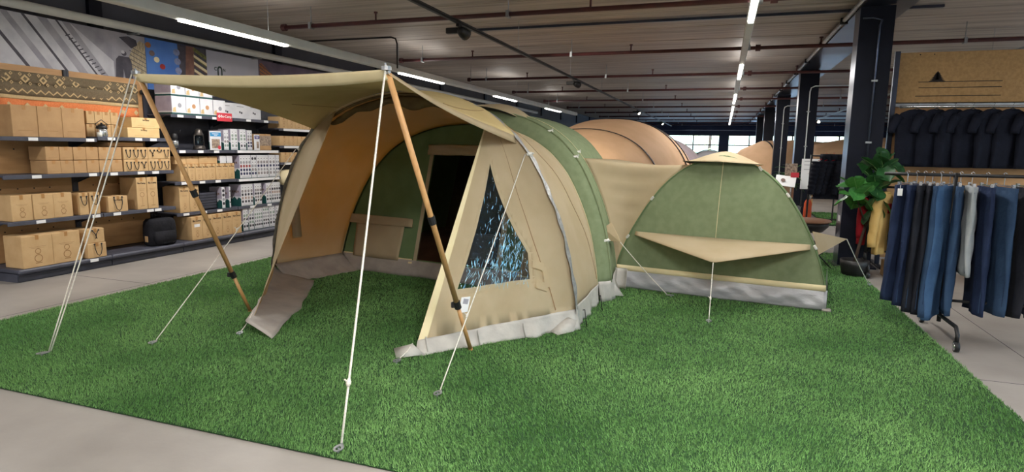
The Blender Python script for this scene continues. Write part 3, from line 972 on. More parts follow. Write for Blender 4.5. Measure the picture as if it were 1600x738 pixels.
# awning
TLP, TRP = Vector((-0.94, -1.98, 2.05)), Vector((1.28, -1.84, 2.0))
tA, tB = 1 - t_of_z(1.70), t_of_z(1.64)
def awn(s, v):
    f = TLP.lerp(TRP, s) + Vector((0, 0.09 * math.sin(PI * s), -0.015 * math.sin(PI * s)))
    h = ringp(lerp(tA, tB, s), *FRONT) + Vector((0, 0.03, 0.012))
    p = f.lerp(h, v)
    e = abs(2 * s - 1) ** 3 * (1 if s < 0.5 else -1)
    p += Vector((e * 0.11 * math.sin(PI * v), 0, -0.035 * math.sin(PI * v) * math.sin(PI * s) + 0.012 * math.sin(PI * v) * (s > 0.5)))
    return p
b = MB(); b.grid(awn, 44, 26); b.build('awning', M['awning'], tent, True, thick=0.003)
def val(s, v):
    p = awn(s, 0)
    return p + Vector((0, -0.012 + 0.03 * v * v, -0.078 * v * (1 - 0.25 * abs(2 * s - 1) ** 4) + 0.004))
b = MB(); b.grid(val, 40, 4); b.build('front_valance', M['canvas_hem'], tent, True, thick=0.003)
def sidehem(s, v):
    p = awn(1.0, s)
    return p + Vector((0.02 * v, 0, -0.045 * v * (0.6 + s)))
b = MB(); b.grid(sidehem, 26, 2); b.build('side_hem', M['canvas'], tent, True, thick=0.003)
b = MB(); b.tube([awn(0.12, 0.66 + 0.004 * k) + Vector((0.012 * k, -0.02 * math.sin(k / 8), -0.006)) for k in range(40)], 0.002, 4); b.build('seam', M['ink_soft'], tent)
b = MB(); b.tube([awn(lerp(0.985, 0.86, k / 20), 0.45 + 0.5 * k / 20) + Vector((0, 0, 0.004)) for k in range(21)], 0.002, 4); b.build('seam', M['ink_soft'], tent)
for q in (TLP, TRP):
    b = MB(); b.lathe([(0.03, -0.012), (0.03, 0.012)], 10, M=Matrix.Translation(q + Vector((0, 0, 0.012)))); b.build('grommet', M['peg_metal'], tent)

# the wall between porch and bedroom: cut for the door
def wallp(u, z):
    return Vector((u, 0.95 + 0.15 * z, z))
i0 = 1 - t_of_z(0.19, 1.71, 1.81)
iw = [arch(lerp(i0, 1 - i0, k / 48), 1.71, 1.81) for k in range(49)]
DOOR = [(-0.56, 0.22), (0.50, 0.22), (0.62, 1.47), (-0.43, 1.47)]
poly = [Vector(p) for p in iw]
pts = [Vector((p[0], max(p[1], 0.2))) for p in iw]
ed = [(i, (i + 1) % len(pts)) for i in range(len(pts))]
d0 = len(pts); pts += [Vector(p) for p in DOOR]; ed += [(d0 + i, d0 + (i + 1) % 4) for i in range(4)]
vs, es, fs, *_ = delaunay_2d_cdt(pts, ed, [], 1, 1e-5)
keep = []
for f in fs:
    c = sum((vs[i] for i in f), Vector((0, 0))) / len(f)
    fz = (c.y - 0.22) / 1.25
    if not (0.22 < c.y < 1.47 and lerp(-0.56, -0.43, fz) < c.x < lerp(0.50, 0.62, fz)):
        keep.append(f)
b = MB(); b.add([wallp(p.x, p.y) for p in vs], keep); iwall = b.build('inner_wall', M['green_wall'], tent)
def wallrect(name, quad, m, off=0.008, thick=0.0, n=6, wav=0.0, par=None):
    q = [Vector(p) for p in quad]
    def fn(s, v):
        p = q[0].lerp(q[1], s).lerp(q[3].lerp(q[2], s), v)
        return wallp(p.x, p.y) + Vector((0, -off - wav * math.sin(s * 13 + v * 7), 0))
    b = MB(); b.grid(fn, n * 2, n); return b.build(name, M[m], par or iwall, True, thick=thick)
wallrect('door_border', [(-0.61, 0.2), (-0.56, 0.2), (-0.43, 1.5), (-0.48, 1.5)], 'canvas', 0.008)
wallrect('door_border', [(0.50, 0.2), (0.57, 0.2), (0.69, 1.5), (0.62, 1.5)], 'canvas', 0.008)
wallrect('door_roll', [(-0.50, 1.46), (0.70, 1.46), (0.70, 1.575), (-0.50, 1.575)], 'canvas', 0.02, 0.03, 8, 0.008)
wallrect('door_mesh', [(-0.56, 0.22), (0.50, 0.22), (0.62, 1.47), (-0.43, 1.47)], 'mesh_dark', -0.02)
for ua, ub in ((-1.5, -0.76), (0.84, 1.38)):
    wallrect('window_cover', [(ua - 0.02, 0.19), (ub - 0.06, 0.19), (ub, 0.62), (ua, 0.62)], 'canvas', 0.02, 0.004, 8, 0.004)
    wallrect('window_cover_flap', [(ua - 0.12, 0.60), (ub + 0.12, 0.60), (ub + 0.12, 0.70), (ua - 0.13, 0.71)], 'canvas', 0.035, 0.008, 8, 0.003)
wallrect('hem_strip', [(-1.68, 0.17), (-0.62, 0.17), (-0.62, 0.225), (-1.68, 0.225)], 'canvas_hem', 0.012)
wallrect('hem_strip', [(0.56, 0.17), (1.68, 0.17), (1.68, 0.225), (0.56, 0.225)], 'canvas_hem', 0.012)
def iskirt(s, v):
    u = lerp(-1.70, 1.70, s)
    rip = 0.012 * math.sin(s * 31) + 0.01 * math.sin(s * 13)
    return Vector((u, 0.97 - (0.03 + rip) * v, lerp(0.21, 0.016, v)))
b = MB(); b.grid(iskirt, 48, 5); b.build('sod_cloth', M['sod'], tent, True, thick=0.003)

# bedroom: green shell over ridge hoops
RINGS = [SEAM, (0.99, 0.15, 1.78, 1.92), (1.06, 0.15, 1.82, 1.985), (1.17, 0.13, 1.80, 1.965), (1.45, 0.07, 1.72, 1.955), (1.75, 0.0, 1.665, 1.985),
         (2.1, 0.0, 1.62, 1.985), (2.65, 0.0, 1.57, 1.97), (3.3, 0.0, 1.45, 1.62), (3.75, 0.0, 1.28, 1.1), (4.0, 0.0, 1.1, 0.55)]
def shell(s, v):
    x = v * (len(RINGS) - 1)
    i = min(int(x), len(RINGS) - 2); f = x - i
    return ringp(s, *RINGS[i]).lerp(ringp(s, *RINGS[i + 1]), f)
g0, g1 = 1 - t_of_z(0.21), t_of_z(0.21)
b = MB(); b.grid(lambda s, v: shell(lerp(g0, g1, s), v), 72, 40); b.build('bedroom_shell', M['green_canvas'], tent, True, thick=0.003)
b = MB(); b.grid(lambda s, v: Vector((lerp(-1.1, 1.1, s), 4.0, v * 0.54 * math.sin(PI * s) ** 0.5)), 12, 4); b.build('end_wall', M['green_canvas'], tent, True)
for rr, rad in ((2, 0.012), (5, 0.01)):
    b = MB(); b.tube([ringp(lerp(g0, g1, k / 60), *RINGS[rr]) for k in range(61)], rad, 7); b.build('ridge_hoop', M['green_canvas'], tent, True)
b = MB(); b.tube([ringp(lerp(g0, g1, k / 60), *SEAM) + Vector((0, -0.004, 0.004)) for k in range(61)], 0.004, 5); b.build('seam', M['canvas_hem'], tent)
b = MB()
pa = [ringp(lerp(0.5, g1, k / 40), *RINGS[5]) + Vector((0.004, 0.0, 0.006)) for k in range(41)]
b.tube(pa, 0.004, 5); b.build('seam', M['canvas_hem'], tent)
for sd in (0, 1):
    def gsk(s, v, sd=sd):
        i = s * 6
        p = shell(g1 if sd else g0, s * 0.75)
        rip = 0.012 * math.sin(s * 40) + 0.008 * math.sin(s * 17)
        sg = 1 if sd else -1
        return Vector((p.x + sg * (0.006 + (0.03 + rip) * v), p.y, lerp(0.22, 0.016, v)))
    b = MB(); b.grid(gsk, 40, 5); b.build('sod_cloth', M['sod_outer'], tent, True, thick=0.003)
def clip(p, n, name='pole_clip'):
    n = Vector(n).normalized()
    Mx = Matrix.Translation(p) @ n.to_track_quat('Z', 'Y').to_matrix().to_4x4()
    b = MB(); b.add([Mx @ Vector(q) for q in [(-0.035, -0.012, 0.004), (0.03, -0.02, 0.004), (0.03, 0.02, 0.004), (-0.035, 0.012, 0.004), (0.02, 0, 0.022)]], [(0, 1, 4), (1, 2, 4), (2, 3, 4), (3, 0, 4), (0, 3, 2, 1)])
    b.lathe([(0.008, 0.0), (0.008, 0.028), (0.004, 0.032)], 8, M=Mx @ Matrix.Translation((0.02, 0, 0)))
    b.build(name, M['white_plastic'], tent)
for rr, zz in ((2, 1.74), (2, 1.47), (5, 1.52)):
    tz = t_of_z(zz, RINGS[rr][2], RINGS[rr][3])
    p = ringp(tz, *RINGS[rr]); clip(p, (p.x, -0.5, p.z))
p = ringp(t_of_z(0.62, 1.82, 1.985), *RINGS[2]); clip(p, (1, -0.6, 0.1))
for sd in (1, -1):
    p = hoop_pt(1.5, sd); clip(p + Vector((sd * 0.012, 0, 0)), (sd, -0.5, 0.4), 'guy_fitting')
# vent hood on the bedroom ridge
def hood(s, v):
    u = lerp(-0.5, 0.56, s)
    z = lerp(2.02 - 0.08 * (2 * s - 1) ** 2, 2.085 - 0.20 * (2 * s - 1) ** 2 - 0.0 * v, v)
    return Vector((u, lerp(1.28 - 0.10 * math.sin(PI * s), 1.85, v), z - 0.03 * abs(2 * s - 1) ** 3))
b = MB(); b.grid(hood, 20, 6); b.build('vent_hood', M['canvas'], tent, True, thick=0.004)
def hoodu(s, v):
    a = hood(s, 0)
    return a.lerp(Vector((a.x, 1.45, 1.96 - 0.25 * (a.x / 0.9) ** 2)), v)
b = MB(); b.grid(hoodu, 20, 3); b.build('vent_mesh', M['hoop_black'], tent, True)
# inside the bedroom: groundsheet and a brown inner curtain
b = MB(); b.grid(lambda s, v: Vector((lerp(-1.5, 1.5, s), lerp(1.02, 3.4, v), 0.05 + 0.28 * min(1, v * 2.2) + 0.012 * math.sin(s * 20 + v * 9))), 20, 16); b.build('bedroom_floor', M['brown_floor'], tent, True)
b = MB(); b.grid(lambda s, v: Vector((lerp(-1.35, 1.35, s) * (1 - 0.25 * v), 2.7 + 0.02 * math.sin(s * 40), 0.1 + 1.4 * v)), 40, 6); b.build('inner_curtain', M['rolled'], tent, True)
b = MB(); b.tube([(0.3, 2.0, 0.2), (0.42, 2.0, 1.9)], 0.02, 7); b.build('inner_pole', M['pole_wood'], tent, True)

# ------------------------------------------------------------------ the side annex
an = thing('annex_tent', 'small green dome annex with silver skirt joined to the right of the tunnel tent', 'tent', TO, TA)
_ah = [(0, 1.09), (0.2, 1.075), (0.4, 1.025), (0.65, 0.93), (0.9, 0.80), (1.12, 0.655), (1.25, 0.54), (1.37, 0.395), (1.46, 0.22), (1.51, 0.0)]
_az = np.linspace(0, 1.51, 160)
_ahw = np.interp(_az, [a for a, _ in _ah], [c for _, c in _ah])
for _ in range(30):
    _ahw[1:-1] = (_ahw[:-2] + 2 * _ahw[1:-1] + _ahw[2:]) / 4
def ahw(z): return float(np.interp(z, _az, _ahw))
AC = 2.70
def aw(z): return 1.74 + 0.20 * z
def aface(s, v):
    z = lerp(0.21, 1.51, v)
    x = 2 * s - 1
    return Vector((AC + x * ahw(z), aw(z) - 0.07 * (1 - x * x) * math.sin(PI * min(1, v * 0.9 + 0.1)), z))
b = MB(); b.grid(aface, 40, 30); b.build('front_panel', M['green_canvas'], an, True, thick=0.003)
def abody(s, v):
    a = s * PI                      # right foot over the top to left foot
    n = 60
    # outline by height
    if s < 0.5:
        z = 1.51 * (1 - (1 - 2 * s) ** 2.0) ** 1.0; x = ahw(z)
    else:
        z = 1.51 * (1 - (2 * s - 1) ** 2.0) ** 1.0; x = -ahw(z)
    k = 1 - 0.22 * v * v
    return Vector((AC + x * (k if x > 0 else 1), lerp(aw(z) + 0.01, 3.7, v), max(0.02, z * k)))
b = MB(); b.grid(abody, 60, 10); b.build('body', M['green_canvas'], an, True, thick=0.003)
b = MB(); b.grid(lambda s, v: Vector((AC + (2 * s - 1) * 0.85 * ahw(1.51 * v), 3.7, 0.02 + 1.17 * v)), 12, 10); b.build('end_panel', M['green_canvas'], an, True)
b = MB()
edge = [Vector((AC + ahw(z), aw(z) - 0.004, z)) for z in np.linspace(0.1, 1.5, 30)] + [Vector((AC - ahw(z), aw(z) - 0.004, z)) for z in np.linspace(1.5, 0.1, 30)]
b.tube(edge, 0.008, 6); b.build('edge_pole', M['green_wall'], an, True)
b = MB(); b.tube([aface(0.5, v) + Vector((0, -0.004, 0)) for v in np.linspace(0.02, 0.97, 24)], 0.0026, 4); b.build('centre_seam', M['canvas_hem'], an)
def askirt(s, v):
    x = 2 * s - 1
    wr = 0.014 * math.sin(s * 23 + v * 5) + 0.008 * math.sin(s * 57 - v * 9)
    return Vector((AC + x * 1.085, aw(0.2) - 0.07 * (1 - x * x) * 0.32 - 0.012 - 0.045 * math.sin(PI * v * 0.8) - wr * math.sin(PI * v), lerp(0.215, 0.014, v)))
b = MB(); b.grid(askirt, 60, 10); b.build('skirt', M['silver_pvc'], an, True, thick=0.003)
def atrim(s, v):
    p = aface(s, 0)
    return Vector((p.x, p.y - 0.018 - 0.004 * v, lerp(0.265, 0.205, v)))
b = MB(); b.grid(atrim, 40, 2); b.build('trim_band', M['canvas_hem'], an, True, thick=0.003)
b = MB(); b.grid(lambda s, v: Vector((AC + 1.085 - 0.0 * s + 0.004, lerp(1.76, 3.3, s), lerp(0.2, 0.014, v))), 16, 3); b.build('skirt', M['silver_pvc'], an, True)
b = MB(); b.box(AC + 1.05, AC + 1.13, 1.70, 1.78, 0.014, 0.04, ch=0.01); b.build('corner_buckle', M['sod'], an)
# vent cap
def acap(s, v):
    x = 2 * s - 1
    f = Vector((AC + x * 0.415 - 0.01, aw(1.44) - 0.06 - 0.10 * (1 - x * x), 1.432 + 0.012 * (1 - abs(x)) - 0.01 * x))
    bk = Vector((AC - 0.04 + x * 0.36, 2.45, 1.55 - 0.15 * abs(x) ** 1.6))
    p = f.lerp(bk, v)
    return p + Vector((0, 0, 0.035 * math.sin(PI * v) * (1 - x * x)))
b = MB(); b.grid(acap, 24, 10); b.build('vent_cap', M['canvas'], an, True, thick=0.004)
b = MB(); b.grid(lambda s, v: acap(s, 0).lerp(Vector((AC + (2 * s - 1) * 0.36, aw(1.45) - 0.01, 1.445 - 0.03 * abs(2 * s - 1))), v), 20, 2); b.build('vent_mesh', M['hoop_black'], an, True)
# window hood pulled out by its guy line
TIP = Vector((2.79, 1.12, 0.50))
def ahood(s, v):
    l, r_ = Vector((1.83, aw(0.64) - 0.03, 0.645)), Vector((3.60, aw(0.64) - 0.03, 0.645))
    top = l.lerp(r_, s) + Vector((0, -0.055 * math.sin(PI * s), 0))
    lo = l + Vector((0, -0.03, -0.035)); ro = r_ + Vector((0, -0.03, -0.045))
    x = (TIP.x - l.x) / (r_.x - l.x)
    out = lo.lerp(TIP, s / x) if s < x else TIP.lerp(ro, (s - x) / (1 - x))
    return top.lerp(out, v)
b = MB(); b.grid(ahood, 36, 5); b.build('window_hood', M['canvas'], an, True, thick=0.006)
# side flaps
b = MB(); b.add([(3.61, 1.92, 0.77), (3.68, 1.86, 0.55), (3.93, 2.35, 0.665), (3.60, 2.3, 0.72)], [(0, 1, 2), (0, 2, 3)]); b.build('side_flap', M['canvas'], an, False, thick=0.005)
b = MB(); b.add([(1.56, 1.50, 0.70), (1.63, 1.56, 0.76), (1.79, 1.40, 0.575), (1.55, 1.46, 0.58), (1.70, 1.62, 0.6)], [(0, 1, 2), (0, 2, 3), (1, 4, 2)]); b.build('side_flap', M['canvas'], an, False, thick=0.005)
for z, sd in ((1.02, -1), (0.58, -1), (1.12, 1), (0.62, 1), (1.38, 1)):
    p = Vector((AC + sd * (ahw(z) + 0.005), aw(z) - 0.01, z))
    b = MB(); b.box(-0.013, 0.013, -0.01, 0.01, -0.026, 0.026, ch=0.006, M=Matrix.Translation(p) @ Matrix.Rotation(R(-35 * sd), 4, 'Y')); b.build('pole_clip', M['white_plastic'], an)
# the beige connecting tunnel
def mside(t): 
    z = lerp(1.45, 0.12, t)
    return ringp(t_of_z(z, 1.665, 1.985), 1.75, 0, 1.665, 1.985) + Vector((0.01, 0, 0))
def aside(t):
    z = lerp(1.40, 0.12, t ** 1.0)
    return Vector((AC - ahw(z) - 0.005, aw(z), z))
def conn(s, v):
    a, c = mside(v), aside(v)
    p = a.lerp(c, s)
    return p + Vector((0, 0.12 * math.sin(PI * s) * (1 - v) + 0.010 * math.sin(v * 46 + 2) * math.sin(PI * s) * (1 - v), -0.035 * math.sin(PI * s) * (1 - v) ** 2))
b = MB(); b.grid(conn, 20, 30); b.build('connecting_tunnel', M['canvas'], an, True, thick=0.003)
def conr(s, v):
    p = conn(s, 0)
    return Vector((p.x, lerp(p.y, 3.1, v), p.z + -0.03 * v))
b = MB(); b.grid(conr, 20, 8); b.build('connecting_roof', M['canvas'], an, True, thick=0.003)
def csk(s, v):
    return Vector((lerp(1.62, 1.80, s) + 0.015 * math.sin(9 * s), 1.68 - 0.05 * v + 0.02 * math.sin(11 * s), lerp(0.24, 0.02, v)))
b = MB(); b.grid(csk, 10, 5); b.build('sod_cloth', M['sod_outer'], an, True, thick=0.003)
b = MB(); b.add([(1.70, 1.32, 0.2), (1.76, 1.22, 0.03), (1.88, 1.30, 0.02), (1.80, 1.45, 0.03), (1.68, 1.5, 0.22)], [(0, 1, 2), (0, 2, 3), (0, 3, 4)]); b.build('sod_cloth', M['sod_outer'], an, True, thick=0.003)

# ------------------------------------------------------------------ awning poles, guy ropes, pegs
Tm = Matrix.Translation(TO) @ Matrix.Rotation(TA, 4, 'Z')
def tent_pole(base, tip, label, marks):
    P0, P1 = Tm @ Vector(base), Tm @ Vector(tip)
    t = thing('tent_pole', label, 'pole', P0)
    d = P1 - P0
    cut = marks[0]
    b = MB(); b.tube([Vector((0, 0, 0.0)), d * cut], 0.0155, 10); b.build('lower_tube', M['pole_wood'], t, True)
    b = MB(); b.tube([d * cut, d], 0.0195, 10); b.build('upper_tube', M['pole_wood'], t, True)
    for f in marks:
        b = MB(); b.tube([d * (f - 0.014), d * (f + 0.014)], 0.026, 10)
        if f == marks[0]:
            b.box(-0.045, 0.02, -0.014, 0.014, -0.02, 0.02, ch=0.004, M=Matrix.Translation(d * f) @ Matrix.Rotation(0.5, 4, 'Z'))
        b.build('pole_clamp', M['black_plastic'], t)
    b = MB(); b.tube([d, d * 1.03], 0.008, 6); b.tube([d * 1.0, d * 1.008], 0.021, 8); b.build('spike', M['peg_metal'], t)
    b = MB(); b.tube([d * -0.004, d * 0.008], 0.018, 8); b.build('foot_cap', M['pole_wood'], t)
tent_pole((1.36, -0.97, 0.012), (1.275, -1.82, 1.985), 'wooden-look awning pole standing at the right wing of the tunnel tent', (0.2, 0.53))
tent_pole((-0.97, -1.05, 0.012), (-0.935, -1.96, 2.03), 'wooden-look awning pole at the left corner, leaning before the shelves', (0.19, 0.56))

def guy(label, peg, pts, r=0.004, knots=(), group=None):
    g = thing('guy_rope', label, 'rope', (peg[0], peg[1], 0.012), 0, group)
    P = [Vector(p) - Vector((peg[0], peg[1], 0.012)) for p in pts]
    e = (P[1] - P[0]); e.z = 0
    an_ = math.atan2(e.y, e.x)
    s = [Vector((0.03 * math.cos(an_), 0.03 * math.sin(an_), 0.03))] + P[1:]
    b = MB()
    for i in range(len(s) - 1):
        n = 10
        seg = [s[i].lerp(s[i + 1], k / n) + Vector((0, 0, -0.012 * math.sin(PI * k / n))) for k in range(n + 1)]
        b.tube(seg, r, 6)
    b.build('rope', M['rope'], g, True)
    for f in knots:
        q = s[0].lerp(s[1], f)
        d = (s[1] - s[0]).normalized()
        b = MB(); b.tube([q - d * 0.02, q - d * 0.005, q + d * 0.006, q + d * 0.022], [r * 1.1, r * 2.1, r * 2.1, r], 7); b.tube([q, q + Vector((-0.02, -0.01, 0.02))], r * 0.7, 5); b.build('knot', M['rope'], g, True)
    b = MB()
    n = 18
    Mx = Matrix.Rotation(an_, 4, 'Z')
    ring = []
    for k in range(n):
        a = 2 * PI * k / n
        x = math.cos(a); ring.append((x, math.sin(a) * (1 - 0.45 * max(0, x))))
    outer = [Mx @ Vector((x * 0.042 - 0.004, y * 0.026, 0.026)) for x, y in ring]
    inner = [Mx @ Vector((x * 0.022 - 0.012, y * 0.014, 0.026)) for x, y in ring]
    lo = [p + Vector((0, 0, -0.005)) for p in outer]; li = [p + Vector((0, 0, -0.005)) for p in inner]
    b.loft([inner, outer, lo, li, inner], 0, True, False)
    b.tube([Mx @ Vector((-0.006, 0, 0.024)), Mx @ Vector((-0.02, 0, -0.008))], 0.006, 6)
    b.build('peg_plate', M['peg_metal'], g)
    return g
def LW(u, w_, z): return Tm @ Vector((u, w_, z))
guy('thick white guy rope from the right awning tip to the front grass edge', (-1.75, 2.45), [(-1.75, 2.45, 0), LW(1.275, -1.84, 2.03)], 0.0068, (0.14,))
guy('thin guy rope from the right hoop crossing the clear window', (-1.59, 3.26), [(-1.59, 3.26, 0), LW(1.34, -0.04, 1.5)], 0.0042, (0.25,))
guy('thin guy rope pegged on the left grass, rising behind the left awning pole', (-4.05, 3.35), [(-4.05, 3.35, 0), LW(-1.39, -0.04, 1.5)], 0.0042, (0.5,))
gl_ = guy('doubled white guy rope from the left awning tip', (-4.55, 2.88), [(-4.55, 2.88, 0), LW(-0.95, -2.0, 2.06)], 0.0045)
b = MB(); pp = LW(-0.92, -1.99, 2.03) - Vector((-4.55, 2.88, 0.012)); b.tube([Vector((0.03, 0.03, 0.03)).lerp(pp, k / 10) + Vector((0.018 * math.sin(PI * k / 10), 0, 0)) for k in range(11)], 0.0045, 6); b.build('second_strand', M['rope'], gl_, True)
guy('short guy cord at the left wing corner', (-3.62, 3.78), [(-3.62, 3.78, 0), LW(-0.60, -1.33, 0.12)], 0.004)
guy('short guy cord at the right wing tip in front', tuple(LW(1.05, -1.47, 0))[:2], [LW(1.05, -1.47, 0), LW(1.035, -1.27, 0.10)], 0.004)
guy('guy rope from the annex window hood straight to the grass', (-0.035, 5.62), [(-0.035, 5.62, 0), LW(TIP.x, TIP.y, TIP.z)], 0.0045, (0.35,))
guy('guy rope from the small flap between the two tents', (-0.45, 6.48), [(-0.45, 6.48, 0), LW(1.79, 1.40, 0.575)], 0.004)
guy('guy rope from the flap on the right side of the annex', (1.71, 7.95), [(1.71, 7.95, 0), LW(3.93, 2.35, 0.665)], 0.0048)
for i, (u, w_, lab) in enumerate([(1.93, 0.05, 'thin black peg at the front hoop foot of the tunnel tent'), (1.88, 0.62, 'thin black peg beside the beige side wall, behind the hoop foot'),
                                  (1.50, -0.50, 'small peg under the right wing hem, near the awning pole')]):
    p = LW(u, w_, 0)
    o = MB(); o.tube([(0, 0, 0.0), (-0.02, 0.01, 0.09), (-0.03, 0.015, 0.16)], 0.004, 5); o.tube([(-0.03, 0.015, 0.16), (-0.05, 0.03, 0.15)], 0.004, 5)
    o = o.build('tent_peg', M['black_plastic'], None, True, loc=(p.x, p.y, 0.004)); tag(o, lab, 'peg')
#==PART3==
# ------------------------------------------------------------------ shelving along the left wall
SXF, SXB = -7.3, -7.76
BAYS = [('far left', 4.38, 5.47), ('first', 5.47, 6.55), ('second', 6.55, 7.71), ('third', 7.71, 8.74), ('fourth', 8.74, 9.86), ('fifth', 9.86, 10.98)]
LEV = {0: (0.62, 1.13, 1.55), 1: (0.62, 1.13, 1.57), 2: (0.51, 0.96, 1.41, 1.91), 3: (0.51, 0.955, 1.41, 1.91), 4: (0.51, 1.2, 1.49, 1.79), 5: (0.51, 1.2, 1.49, 1.79)}
BLAB = ['grey shelving bay nearest the camera at the left, cut by the frame', 'grey shelving bay with a plywood back and a hanging patterned blanket',
        'grey shelving bay behind the left awning pole, with lantern and cardboard boxes', 'grey shelving bay full of white dotted packs beside the tent',
        'grey shelving bay of brown boxes right beside the tent hoop', 'grey shelving bay hidden behind the tunnel tent']
tagm = MB(); tagm.box(0, 0.006, -0.05, 0.05, -0.018, 0.018); tagm = tagm.mesh('price_tag', M['tag_white'])
whm = MB(); whm.box(0, 0.006, -0.47, 0.47, -0.02, 0.02); whm = whm.mesh('white_shelf_strip', M['tag_white'])
for i, (nm, ya, yb) in enumerate(BAYS):
    yc = (ya + yb) / 2; hw = (yb - ya) / 2
    t = thing('shelving_unit', BLAB[i], 'shelf', (-7.5, yc, 0))
    H = 2.42 if i < 2 else 2.3
    b = MB(); b.box(-0.27, 0.27, -hw + 0.002, hw - 0.002, 0.0, 0.09); b.box(-0.27, 0.31, -hw + 0.002, hw - 0.002, 0.09, 0.14, ch=0.015); b.build('base_deck', M['shelf_steel'], t)
    b = MB(); b.box(0.265, 0.285, -hw + 0.006, hw - 0.006, 0.012, 0.075); b.build('kick_plate', M['shelf_dark'], t)
    if i == 1 or i == 0:
        for (za, zb) in ((0.14, 0.62), (0.62, 1.13), (1.13, 1.57), (1.57, H)):
            b = MB(); b.box(-0.285, -0.262, -hw + 0.03, hw - 0.03, za + 0.006, zb - 0.004, ch=0.003); b.build('plywood_panel', M['plywood'], t)
        b = MB()
        for z in (0.5, 0.99, 1.45):
            for y in (-0.3, -0.12, 0.06, 0.24):
                b.lathe([(0.009, 0), (0.009, 0.003)], 8, M=Matrix.Translation((-0.262, y, z)) @ Matrix.Rotation(PI / 2, 4, 'Y'))
        o = b.build('peg_hole', M['ink'], t); o['kind'] = 'stuff'
    else:
        b = MB(); b.box(-0.285, -0.265, -hw + 0.03, hw - 0.03, 0.14, H, ch=0.003); b.build('perforated_back', M['back_dark'], t)
        b = MB()
        for z in np.arange(0.2, H - 0.03, 0.055):
            b.box(-0.2651, -0.2635, -hw + 0.05, hw - 0.05, z, z + 0.012)
        o = b.build('back_slot', M['shelf_dark'], t); o['kind'] = 'stuff'
    for sy in (-hw + 0.017, hw - 0.017):
        b = MB(); b.box(-0.30, -0.24, sy - 0.017, sy + 0.017, 0.0, H, ch=0.004); b.build('upright', M['shelf_dark'], t)
    for li, z in enumerate(LEV[i]):
        b = MB()
        dp = 0.2 if not (i in (2, 3) and li == 3) else 0.2
        b.box(-0.262, dp - 0.012, -hw + 0.006, hw - 0.006, z + 0.022, z + 0.04)
        b.box(dp - 0.014, dp + 0.004, -hw + 0.006, hw - 0.006, z - 0.004, z + 0.042, ch=0.004)
        sh = b.build('shelf_board', M['shelf_steel'], t)
        for sy in (-hw + 0.03, hw - 0.03):
            c = MB(); c.add([(-0.25, sy - 0.003, z + 0.02), (0.1, sy - 0.003, z + 0.02), (-0.25, sy - 0.003, z - 0.1), (-0.25, sy + 0.003, z + 0.02), (0.1, sy + 0.003, z + 0.02), (-0.25, sy + 0.003, z - 0.1)], [(0, 1, 2), (5, 4, 3), (0, 3, 4, 1), (1, 4, 5, 2), (2, 5, 3, 0)])
            c.build('bracket', M['shelf_dark'], sh)
        if i in (3,) and li in (1, 2):
            put(whm, 'white_shelf_strip', sh, (dp + 0.003, 0, z + 0.018))
        elif i >= 4:
            put(whm, 'white_shelf_strip', sh, (dp + 0.003, 0.02, z + 0.018))
        else:
            for y in {0: (-0.2, 0.45), 1: (-0.36, 0.02 if li else 0.12, 0.24), 2: (-0.42, -0.1, 0.2), 3: (-0.2, 0.2)}.get(i, ()):
                put(tagm, 'price_tag', sh, (dp + 0.003, y, z + 0.018))
    if i == 0:
        put(tagm, 'price_tag', t, (0.312, 0.3, 0.115))

